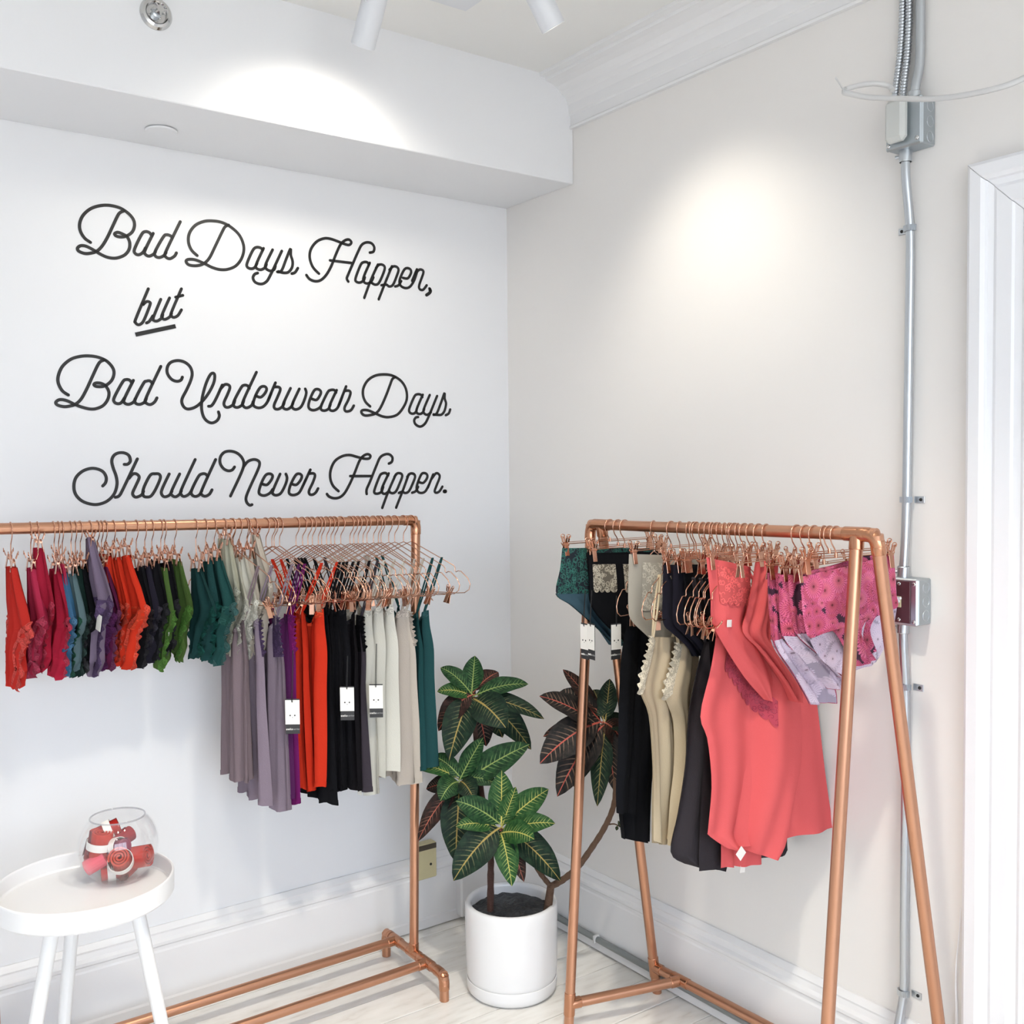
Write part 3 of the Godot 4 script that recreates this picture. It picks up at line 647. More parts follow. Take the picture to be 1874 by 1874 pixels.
	t = thing("white_cable", "loose white cable looping off the junction box, tied once", "cable", Vector3.ZERO); obj("cable_jacket", done(s), M.cable, t)
	s = Soup.new(); var tp := at_x(-0.16, 1545, 167); s.tube([tp, at_x(-0.165, 1538, 155), at_x(-0.17, 1529, 142)], 0.0022, 6); s.tube(ring3(tp + Vector3(0, 0, 0.004), 0.0085), 0.0015, 6, true); obj("cable_tie", done(s), M.cable, t)
	# raceway pipe lying along the right baseboard
	t = thing("raceway_pipe", "grey raceway pipe running low along the right baseboard", "pipe", Vector3.ZERO)
	s = Soup.new(); s.tube([Vector3(-0.0365, 0.048, 0.06), Vector3(-0.0365, 0.048, 1.60)], 0.0105, 14); obj("pipe", done(s), mat(Color(0.56, 0.58, 0.58), 0.4, 0.6), t)
	for zz in [0.52, 1.25]:
		s = Soup.new(); s.box(Vector3(-0.0375, 0.048, zz), Vector3(0.025, 0.026, 0.012), 0.003); obj("strap", done(s), M.cable, t)
	# ivory outlet on the left baseboard, partly behind the rack post
	var a := at_z(0.03, 756, 1546); var b := at_z(0.03, 794, 1600)
	t = thing("wall_outlet", "yellowed ivory outlet box on the baseboard behind the copper post", "outlet", Vector3((a.x + b.x) * 0.5, b.y, 0.02))
	s = Soup.new(); s.box(Vector3(0, (a.y - b.y) * 0.5, 0.014), Vector3(b.x - a.x, a.y - b.y, 0.036), 0.004); obj("box_body", done(s), M.ivory, t)
	s = Soup.new(); s.lathe([Vector2(0.005, 0), Vector2(0.004, 0.003), Vector2(0, 0.004)], 14, Vector3.ZERO); var sc := obj("screw", done(s), M.dark, t); sc.position = Vector3(0.016, (a.y - b.y) * 0.40, 0.031); sc.rotation.x = PI / 2
	s = Soup.new(); s.box(Vector3(0, a.y - b.y - 0.012, 0.031), Vector3(b.x - a.x - 0.004, 0.018, 0.005), 0.001); obj("cover_lip", done(s), mat(Color(0.30, 0.27, 0.22), 0.5), t)
func ring3(c: Vector3, r: float) -> Array:
	var a := []
	for k in 24: a.append(c + Vector3(cos(TAU * k / 24) * r, sin(TAU * k / 24) * r, 0))
	return a

# ---------------------------------------------------------------- copper pipe racks
func rail_l(x: float) -> Vector3: return Vector3(x, 1.452 - (x + 0.59) * 0.018, RL.z)
func rail_r(z: float) -> Vector3: return Vector3(XR - (z - 0.80) * 0.010, 1.446 + (z - 0.80) * 0.0127, z)
func pipe(t: Node3D, called: String, pts: Array, r := RAIL_R, m: Material = null):
	var s := Soup.new(); s.tube(pts, r, 20); obj(called, done(s), m if m else M.copper, t)
func sleeve(s: Soup, a: Vector3, dir: Vector3, h0: float, h1: float):
	var d := dir.normalized(); var r := RAIL_R * 1.13
	s.tube([a + d * h0, a + d * (h0 + 0.0015 * sign(h1 - h0)), a + d * (h1 - 0.0015 * sign(h1 - h0)), a + d * h1], [RAIL_R * 1.04, r, r, RAIL_R * 1.04], 20)
func elbow(t: Node3D, a: Vector3, c: Vector3, b: Vector3):
	# bend at corner c between points a and b
	var s := Soup.new(); var u := (a - c).normalized(); var v := (b - c).normalized(); var q := 0.026; var pts := []
	for k in 11:
		var f := k / 10.0; pts.append((c + u * q).lerp(c, f).lerp(c.lerp(c + v * q, f), f))
	s.tube(pts, RAIL_R * 1.13, 20, false, true); sleeve(s, c + u * q, u, -0.001, 0.018); sleeve(s, c + v * q, v, -0.001, 0.018)
	obj("elbow", done(s), M.copper_fit, t)
func tee(t: Node3D, c: Vector3, run: Vector3, branch: Vector3):
	var s := Soup.new(); sleeve(s, c, run, -0.032, 0.032); sleeve(s, c, branch, 0.004, 0.034); obj("tee", done(s), M.copper_fit, t)
func make_racks():
	var r := RAIL_R
	var t := thing("garment_rack", "long copper pipe garment rack standing along the lettered wall", "garment rack", Vector3(-1.2, 0, RL.z))
	var o := t.position
	var E := func(v: Vector3) -> Vector3: return v - o
	var x1 := -0.575; var x0 := -1.815
	var tr: Vector3 = rail_l(x1); var tl: Vector3 = rail_l(x0)
	pipe(t, "rail", [E.call(tl), E.call(tr)])
	for e in [[x1, -0.603], [x0, -1.80]]:
		var top := rail_l(e[0]); var bot := Vector3(e[1], 0.077, RL.z)
		pipe(t, "post", [E.call(top), E.call(bot)])
		elbow(t, E.call(rail_l(-1.2)), E.call(top), E.call(bot))
		pipe(t, "foot_bar", [E.call(Vector3(e[1], 0.077, 0.112)), E.call(Vector3(e[1], 0.077, 0.472))])
		tee(t, E.call(bot), Vector3(0, 0, 1), Vector3.UP)
		for z in [0.112, 0.472]:
			elbow(t, E.call(Vector3(e[1], 0.077, 0.293)), E.call(Vector3(e[1], 0.077, z)), E.call(Vector3(e[1], 0, z)))
			pipe(t, "foot", [E.call(Vector3(e[1], 0.077, z)), E.call(Vector3(e[1], 0.0, z))])
		for z in [0.178, 0.372]: tee(t, E.call(Vector3(e[1], 0.077, z)), Vector3(0, 0, 1), Vector3(-1 if e[1] > -1.2 else 1, 0, 0))
	for z in [0.178, 0.372]: pipe(t, "base_bar", [E.call(Vector3(-0.603, 0.077, z)), E.call(Vector3(-1.80, 0.077, z))])
	# A-frame rack by the right wall
	t = thing("garment_rack", "copper A-frame garment rack standing beside the right wall", "garment rack", Vector3(-0.25, 0, 1.27))
	o = t.position
	E = func(v: Vector3) -> Vector3: return v - Vector3(-0.25, 0, 1.27)
	var f0 := rail_r(0.80); var n0 := rail_r(1.752)
	var ff := Vector3(-0.408, 0, 0.828); var fb := Vector3(-0.056, 0, 0.826)
	var nf := Vector3(-0.428, 0, 1.70); var nb := Vector3(-0.030, 0, 1.785)
	var ft := rail_r(0.848); var nt := rail_r(1.703)
	pipe(t, "rail", [E.call(f0), E.call(n0)])
	for e in [[f0, ff, true], [ft, fb, false], [nt, nf, false], [n0, nb, true]]:
		pipe(t, "leg", [E.call(e[0]), E.call(e[1])])
		if e[2]: elbow(t, E.call(rail_r(1.27)), E.call(e[0]), E.call(e[1]))
		else: tee(t, E.call(e[0]), Vector3(0, 0, 1), e[1] - e[0])
	var at_h := func(a: Vector3, b: Vector3, y: float) -> Vector3: return b.lerp(a, y / a.y)
	var h := 0.085
	var wb0: Vector3 = at_h.call(ft, fb, h); var wb1: Vector3 = at_h.call(n0, nb, h)
	pipe(t, "base_bar", [E.call(wb0), E.call(wb1)])
	tee(t, E.call(wb0), ft - fb, wb1 - wb0); tee(t, E.call(wb1), n0 - nb, wb0 - wb1)
	var cf: Vector3 = at_h.call(f0, ff, h - 0.01)
	var mid: Vector3 = wb0.lerp(wb1, 0.115)
	pipe(t, "cross_bar", [E.call(cf), E.call(mid)]); tee(t, E.call(cf), f0 - ff, mid - cf); tee(t, E.call(mid), wb1 - wb0, cf - mid)
	var cn: Vector3 = at_h.call(nt, nf, h); var mid2: Vector3 = wb1.lerp(wb0, 0.115)
	pipe(t, "cross_bar", [E.call(cn), E.call(mid2)]); tee(t, E.call(cn), nt - nf, mid2 - cn); tee(t, E.call(mid2), wb1 - wb0, cn - mid2)

# ---------------------------------------------------------------- hangers
func hook_path(neck: float, mir := 1.0) -> Array:
	# across, height; the rail centre is the origin
	var R := 0.0190; var cy := RAIL_R + 0.0016 - R + 0.0002; var pts := []
	for k in 15:
		var a := deg_to_rad(205.0 - 205.0 * k / 14.0 - 18.0 * k / 14.0); pts.append(Vector3(cos(a) * R, cy + sin(a) * R, 0))
	pts.append(Vector3(0.0135, cy - 0.019, 0)); pts.append(Vector3(0.0050, cy - 0.030, 0)); pts.append(Vector3(0, cy - 0.040, 0)); pts.append(Vector3(0, -neck, 0))
	for i in pts.size(): pts[i].x *= mir
	return pts
var hang_mesh := {}
func clip_mesh() -> ArrayMesh:
	if not hang_mesh.has("clip"):
		var s := Soup.new()
		for k in [-1, 1]:
			s.box(Vector3(0, -0.012, k * 0.0042), Vector3(0.0125, 0.034, 0.0014), 0.0004, Basis(Vector3.RIGHT, -0.16 * k))
			s.box(Vector3(0.0035, 0.011, k * 0.0082), Vector3(0.0042, 0.015, 0.0013), 0.0, Basis(Vector3.RIGHT, 0.30 * k))
			s.box(Vector3(-0.0035, 0.011, k * 0.0082), Vector3(0.0042, 0.015, 0.0013), 0.0, Basis(Vector3.RIGHT, 0.30 * k))
		s.tube([Vector3(-0.0085, -0.002, 0), Vector3(0.0085, -0.002, 0)], 0.0036, 10)
		for k in [-1, 1]:
			var rg := []
			for i in 14: rg.append(Vector3(0, 0.018 + cos(TAU * i / 14) * 0.0045, k * 0.0112 + sin(TAU * i / 14) * 0.001) + Vector3(sin(TAU * i / 14) * 0.0052, 0, 0))
			s.tube(rg, 0.0011, 6, true)
		hang_mesh["clip"] = done(s)
	return hang_mesh["clip"]
func clip_hanger(label: String, q: Vector3, b: Basis, drop: float, hb: float, group: String, tilt := 0.0):
	var key := "ch%.3f_%.3f" % [drop, hb]
	if not hang_mesh.has(key):
		var s := Soup.new(); s.tube(smooth(hook_path(drop), 2), 0.0013, 6); hang_mesh[key + "h"] = done(s)
		s = Soup.new(); s.tube([Vector3(-hb - 0.012, -drop + 0.004, 0), Vector3(-hb - 0.010, -drop, 0), Vector3(hb + 0.010, -drop, 0), Vector3(hb + 0.012, -drop + 0.004, 0)], 0.0015, 6)
		s.tube([Vector3(0, -drop + 0.010, 0), Vector3(0, -drop - 0.001, 0)], 0.0034, 8); hang_mesh[key] = done(s)
	var t := thing("clip_hanger", label, "hanger", q, b * Basis(Vector3(0, 0, 1), tilt), group)
	obj("hook", hang_mesh[key + "h"], M.rose, t); obj("bar", hang_mesh[key], M.rose, t)
	for k in [-1, 1]:
		var c := obj("clip", clip_mesh(), M.rose, t); c.position = Vector3(k * hb, -drop, 0)
	return t
const SHO := Vector2(0.132, -0.122)    # where straps lie on a wire hanger
func wire_hanger(label: String, q: Vector3, b: Basis, group: String, clips := true, mir := 1.0):
	if not hang_mesh.has("wirehm"):
		var sm := Soup.new(); sm.tube(smooth(hook_path(0.066, -1.0), 2), 0.0014, 6); hang_mesh["wirehm"] = done(sm)
	if not hang_mesh.has("wire"):
		var s := Soup.new(); s.tube(smooth(hook_path(0.066), 2), 0.0014, 6); hang_mesh["wireh"] = done(s)
		var half := [Vector3(0, -0.066, 0), Vector3(0.012, -0.070, 0), Vector3(0.155, -0.134, 0), Vector3(0.162, -0.140, 0), Vector3(0.162, -0.150, 0), Vector3(0.166, -0.155, 0), Vector3(0.174, -0.151, 0), Vector3(0.184, -0.152, 0), Vector3(0.208, -0.172, 0), Vector3(0.217, -0.190, 0), Vector3(0.212, -0.207, 0), Vector3(0.196, -0.217, 0), Vector3(0.17, -0.219, 0), Vector3(0, -0.221, 0)]
		var pts := half.duplicate(); var m := half.duplicate(); m.reverse()
		for p in m.slice(1, m.size() - 1): pts.append(Vector3(-p.x, p.y, 0))
		var ring := []
		for i in pts.size():
			ring.append(pts[i])
		s = Soup.new(); s.tube(ring, 0.0014, 6, true); hang_mesh["wire"] = done(s)
	var t := thing("wire_hanger", label, "hanger", q, b, group)
	obj("hook", hang_mesh["wireh" if mir > 0.0 else "wirehm"], M.rose, t); obj("frame", hang_mesh["wire"], M.rose, t)
	if clips:
		for k in [-1, 1]:
			var c := obj("clip", clip_mesh(), M.rose, t); c.position = Vector3(k * rng.randf_range(0.05, 0.155), -0.221, 0.0); c.rotation = Vector3(rng.randf_range(-0.5, 0.5), rng.randf_range(-0.9, 0.9), rng.randf_range(-0.35, 0.35)); c.scale = Vector3(1.08, 1.08, 1.08)
	return t

# ---------------------------------------------------------------- cloth
class Cloth:
	var L := []        # far / left edge, top to bottom (across, height)
	var R := []        # near / right edge
	var amp := 0.008
	var k := 2.0
	var ph := 0.0
	var th := 0.006
	var scoop := 0.0
	var hem := 0.0
	var vtop := 0.3    # share of the folds that is left at the top
	var lean := 0.0
	var rag := 0.0     # ruffle of the lower side edges
	var host
	func edge(pts: Array, v: float) -> Vector2: return host.along(pts, v)
	func at(s: float, v: float, layer := 0.0) -> Vector3:
		var l := edge(L, v); var r := edge(R, v); var p := l.lerp(r, s)
		p.y -= scoop * pow(sin(PI * s), 1.5) * pow(1.0 - v, 3.0)
		p.x += rag * sin(v * 34.0 + ph * 21.0 + s * 2.0) * smoothstep(0.3, 0.6, v) * (2.0 * s - 1.0)
		p.y += hem * sin(TAU * (k * 0.9 * s + ph * 1.7)) * pow(v, 5.0)
		var c := amp * (vtop + (1.0 - vtop) * v) * (sin(TAU * (k * s + ph) + 0.9 * sin(2.6 * v + ph * 5.0)) + 0.45 * sin(TAU * (2.3 * k * s + 1.7 * ph) + 2.0 * v))
		var t: float = th * pow(max(sin(PI * s), 0.0), 0.5) * (0.35 + 0.65 * min(v * 4.0, 1.0))
		return Vector3(p.x, p.y, c + layer * t + lean * v)
func cloth_mesh(c: Cloth, nu := 18, nv := 18, v0 := 0.0, v1 := 1.0, s0 := 0.0, s1 := 1.0, puff := 0.0) -> ArrayMesh:
	var pos := PackedVector3Array(); var uv := PackedVector2Array(); var ix := PackedInt32Array()
	for ly in 2:
		var base := pos.size(); var sg := 1.0 if ly == 0 else -1.0
		for j in nv + 1:
			for i in nu + 1:
				var s: float = lerp(s0, s1, float(i) / nu); var v: float = lerp(v0, v1, float(j) / nv)
				var p := c.at(s, v, sg); p.z += sg * puff
				pos.append(p); uv.append(Vector2(p.x, -p.y) / 0.3 + Vector2(c.ph, c.ph * 1.3))
		for j in nv:
			for i in nu:
				var a := base + j * (nu + 1) + i; var b := a + 1; var d := a + nu + 1; var e := d + 1
				for q in ([a, b, d, b, e, d] if ly == 0 else [a, d, b, b, d, e]): ix.append(q)
	return mk(pos, uv, ix)
func edge_lace(c: Cloth, side: float, v0: float, v1: float, inw: float, out: float, scal: int, layer := 1.0) -> ArrayMesh:
	# scalloped band sewn along one edge of the cloth (side 0 or 1)
	var n := scal * 8; var pos := PackedVector3Array(); var uv := PackedVector2Array(); var ix := PackedInt32Array(); var len := 0.0; var last := Vector3.ZERO
	for i in n + 1:
		var v: float = lerp(v0, v1, float(i) / n)
		var e := c.at(side, v); var e2 := c.at(side, min(v + 0.01, 1.0)); var e1 := c.at(side, max(v - 0.01, 0.0))
		var inp := c.at(lerp(side, 1.0 - side, 0.25), v)
		var t := (e2 - e1).normalized(); var nn := Vector3(-t.y, t.x, 0) if side > 0.5 else Vector3(t.y, -t.x, 0)
		nn = nn.normalized()
		if nn.dot(inp - e) > 0.0: nn = -nn
		var w: float = out * (0.30 + 0.70 * sqrt(abs(sin(PI * scal * float(i) / n))))
		if i > 0: len += (e - last).length()
		last = e
		var z := Vector3(0, 0, layer * 0.0035)
		var inn := e - nn * inw; inn.z = c.at(lerp(side, 1.0 - side, clamp(inw / 0.2, 0.0, 0.4)), v, layer).z
		var ripple := Vector3(0, 0, 0.004 * sin(float(i) * 1.3 + c.ph * 9.0))
		for q in [inn + z, e + z, e + nn * w + ripple]:
			pos.append(q)
		uv.append(Vector2(len / 0.3, 0.0)); uv.append(Vector2(len / 0.3, inw / 0.3)); uv.append(Vector2(len / 0.3, (inw + w) / 0.3))
	for i in n:
		for q in 2:
			var a := i * 3 + q
			for e in [a, a + 1, a + 3, a + 1, a + 4, a + 3]: ix.append(e)
	return mk(pos, uv, ix)
func hem_lace(c: Cloth, v0: float, drop: float, scal: int, s0 := 0.0, s1 := 1.0, slope := 0.0) -> ArrayMesh:
	# band across the cloth whose lower edge is scalloped
	var n := scal * 8; var pos := PackedVector3Array(); var uv := PackedVector2Array(); var ix := PackedInt32Array()
	var tall: float = max((c.edge(c.L, 0.0) - c.edge(c.L, 1.0)).y, 0.05)
	for i in n + 1:
		var s: float = lerp(s0, s1, float(i) / n)
		for q in 3:
			var f := q / 2.0
			var p := c.at(s, min(v0 + slope * float(i) / n + f * (drop + 0.008 / tall * sqrt(abs(sin(PI * scal * float(i) / n)))), 1.0), 1.0) + Vector3(0, 0, 0.003)
			pos.append(p); uv.append(Vector2(p.x, -p.y) / 0.3)
	for i in n:
		for q in 2:
			var a := i * 3 + q
			for e in [a, a + 3, a + 1, a + 1, a + 3, a + 4]: ix.append(e)
	return mk(pos, uv, ix)
func basis_l(phi: float) -> Basis:
	var a := Vector3(sin(phi), 0, cos(phi)); return Basis(a, Vector3.UP, a.cross(Vector3.UP))
func basis_r(th: float) -> Basis:
	var a := Vector3(cos(th), 0, -sin(th)); return Basis(a, Vector3.UP, a.cross(Vector3.UP))
func hook_l(px: float) -> Vector3: return rail_l(at_z(RL.z, px, 955).x)
func hook_r(px: float) -> Vector3:
	var z := at_x(XR, px, 962).z
	for k in 3: z = at_x(rail_r(z).x, px, 962).z
	return rail_r(z)
func care_label(t: Node3D, p: Vector3, size := Vector2(0.014, 0.034), turn := 0.0):
	var s := Soup.new(); s.box(Vector3(0, -size.y * 0.5, 0), Vector3(size.x, size.y, 0.0008), 0.0); var o := obj("care_label", done(s), M.paper, t); o.position = p; o.rotation = Vector3(0, 0.2, turn)
	o.set_meta("label", "small white care label")
	return o
func brief_l(px: float, col: Color, desc: String, ytop: float, ybot: float, near: float, o := {}):
	var q := hook_l(px); var phi: float = o.get("phi", rng.randf_range(0.0, 0.10)); var b := basis_l(phi)
	var drop: float = clamp(q.y - at_z(RL.z, px, ytop).y - 0.020, 0.030, 0.12)
	clip_hanger("clip hanger holding the %s" % desc, q, b, drop, o.get("bar", 0.028), "clip hangers on the long rack", rng.randf_range(-0.12, 0.12))
	var t := thing("brief", desc + " on the long rack", "underwear", q, b, o.get("group", ""))
	var c := Cloth.new(); c.host = self
	var y0 := at_z(RL.z, px, ytop).y - q.y; var y1 := at_z(RL.z, px, ybot).y - q.y; var h := y0 - y1
	var tw: float = o.get("tw", 0.034); var j := rng.randf_range(-0.012, 0.012)
	c.R = [Vector2(tw, y0), Vector2(tw + 0.30 * (near - tw), y0 - 0.15 * h), Vector2(tw + 0.75 * (near - tw), y0 - 0.32 * h), Vector2(near, y0 - 0.47 * h), Vector2(near * 0.78, y0 - 0.57 * h), Vector2(near * 0.46, y0 - 0.70 * h), Vector2(near * 0.40 + j, y0 - 0.86 * h), Vector2(near * 0.10 + j, y1)]
	var fr: float = o.get("far", 0.046)
	c.L = [Vector2(-tw * 0.8, y0 + rng.randf_range(-0.01, 0.01)), Vector2(-tw * 0.9, y0 - 0.15 * h), Vector2(-fr * 0.9, y0 - 0.32 * h), Vector2(-fr, y0 - 0.45 * h), Vector2(-fr * 0.95, y0 - 0.56 * h), Vector2(-fr * 0.85, y0 - 0.72 * h), Vector2(-fr * 0.75, y0 - 0.88 * h), Vector2(-0.026 + j, y1 + rng.randf_range(-0.006, 0.02))]
	c.amp = o.get("amp", 0.010); c.k = o.get("k", rng.randf_range(1.8, 3.2)); c.ph = rng.randf(); c.th = 0.008; c.vtop = 0.6; c.hem = 0.014; c.rag = 0.007
	obj("body", cloth_mesh(c, 20, 20), cloth_mat(col), t)
	var lc: Color = o.get("lace", col.lightened(0.14))
	obj("lace_trim", edge_lace(c, 1.0, 0.36, 1.0, 0.022, 0.012, 5), lace_mat(lc), t)
	obj("lace_trim", edge_lace(c, 0.0, 0.36, 1.0, 0.022, 0.012, 5), lace_mat(lc), t)
	if o.has("mid_lace"): obj("lace_panel", hem_lace(c, 0.40, 0.22, 5, 0.25, 1.0), lace_mat(o.mid_lace), t)
	if o.has("label"): care_label(t, c.at(0.8, o.label, 1.0) + Vector3(0, 0, 0.006), Vector2(0.022, 0.042), rng.randf_range(-0.4, 0.4))
	return t
func strap_mesh(a: Vector3, b: Vector3, bow := 0.004, wd := 0.0028) -> ArrayMesh:
	var s := Soup.new(); var m := (a + b) * 0.5 + Vector3(0, 0, bow); s.tube(smooth([a, m, b], 4), wd, 6); return done(s)
func cami_l(px: float, col: Color, desc: String, ytop: float, ybot: float, w: float, o := {}):
	var q := hook_l(px); var phi: float = o.get("phi", rng.randf_range(0.03, 0.10)); var b := basis_l(phi)
	var hb := basis_l(o.get("hphi", rng.randf_range(0.22, 0.36)))
	wire_hanger("wire hanger holding the %s" % desc, q, hb, "wire hangers on the long rack")
	var t := thing("camisole", desc + " on the long rack", "camisole", q, b, o.get("group", ""))
	var c := Cloth.new(); c.host = self
	var y0 := at_z(RL.z, px, ytop).y - q.y; var y1 := at_z(RL.z, px, ybot).y - q.y; var h := y0 - y1
	c.R = [Vector2(w * 0.78, y0), Vector2(w * 0.80, y0 - 0.10 * h), Vector2(w * 0.93, y0 - 0.24 * h), Vector2(w * 0.90, y0 - 0.45 * h), Vector2(w * 0.96, y0 - 0.75 * h), Vector2(w, y1)]
	c.L = []
	for p in c.R: c.L.append(Vector2(-p.x, p.y))
	c.amp = o.get("amp", 0.012); c.k = o.get("k", rng.randf_range(1.8, 3.0)); c.ph = rng.randf(); c.th = 0.012; c.scoop = 0.05; c.vtop = 0.5; c.hem = 0.006; c.lean = rng.randf_range(-0.012, 0.012)
	obj("body", cloth_mesh(c, 24, 22), cloth_mat(col), t)
	var lc: Color = o.get("lace", col.lightened(0.06))
	obj("neck_lace", hem_lace(c, 0.0, 0.09, 9), lace_mat(lc), t)
	if o.has("side_lace"): obj("side_lace", edge_lace(c, 1.0, 0.02, 0.36, 0.040, 0.016, 5), lace_mat(o.side_lace), t)
	var inv := b.inverse()
	for k in [-1, 1]:
		for z in [-1, 1]:
			var top: Vector3 = inv * (hb * Vector3(k * 0.115, -0.112, z * 0.0022))
			obj("strap", strap_mesh(c.at(0.5 + k * 0.44, 0.0, z), top, 0.003 * z), cloth_mat(col), t)
	s_seam(t, c, col)
	return [t, c]
func s_seam(t: Node3D, c: Cloth, col: Color):
	obj("hem", cloth_mesh(c, 24, 1, 0.965, 1.0, 0.0, 1.0, 0.0012), cloth_mat(col), t)
func hang_tag(label: String, p: Vector3, face: float, cord_top: Vector3, w := 0.040, lower := true, group := ""):
	var b := Basis(Vector3.UP, face); var t := thing("hang_tag", label, "price tag", p, b, group); var inv := b.inverse()
	var s := Soup.new(); s.box(Vector3(0, -0.034, 0.0012), Vector3(w, 0.068, 0.0012)); obj("card", done(s), M.paper, t)
	if lower:
		s = Soup.new(); s.box(Vector3(0, -0.046, -0.0008), Vector3(w * 0.98, 0.098, 0.0012)); var dk := obj("backing_card", done(s), M.card_dark, t)
		var tm := TextMesh.new(); tm.text = "uwila"; tm.font_size = 16; tm.pixel_size = 0.00044; tm.depth = 0.0004
		var f := SystemFont.new(); f.font_names = PackedStringArray(["Droid Sans"]); f.font_weight = 700; tm.font = f
		var o := obj("print", tm, M.paper, dk); o.position = Vector3(-w * 0.24, -0.082, 0.0001)
		tm = TextMesh.new(); tm.text = "warrior"; tm.font_size = 16; tm.pixel_size = 0.0004; tm.depth = 0.0004; tm.font = f
		o = obj("print", tm, M.print_grey, dk); o.position = Vector3(w * 0.22, -0.082, 0.0001)
	s = Soup.new()
	for k in [-1, 1]: s.lathe([Vector2(0.0022, 0), Vector2(0.0022, 0.0004), Vector2(0, 0.0004)], 10, Vector3(k * 0.0065, 0, 0), false)
	s.lathe([Vector2(0.0010, 0), Vector2(0.0010, 0.0004), Vector2(0, 0.0004)], 8, Vector3(0, 0, 0.0055), false)
	var e := obj("print", done(s), M.card_dark, t); e.position = Vector3(0, -0.043, 0.0018); e.rotation.x = PI / 2
	s = Soup.new(); var ct: Vector3 = inv * (cord_top - p)
	for k in [-1, 1]: s.tube(smooth([Vector3(0, -0.005, 0.0022), Vector3(0.0015 * k, 0.010, 0.003), ct + Vector3(0.001 * k, 0, 0)], 5), 0.0008, 5)
	obj("cord", done(s), M.vinyl, t)
	return t

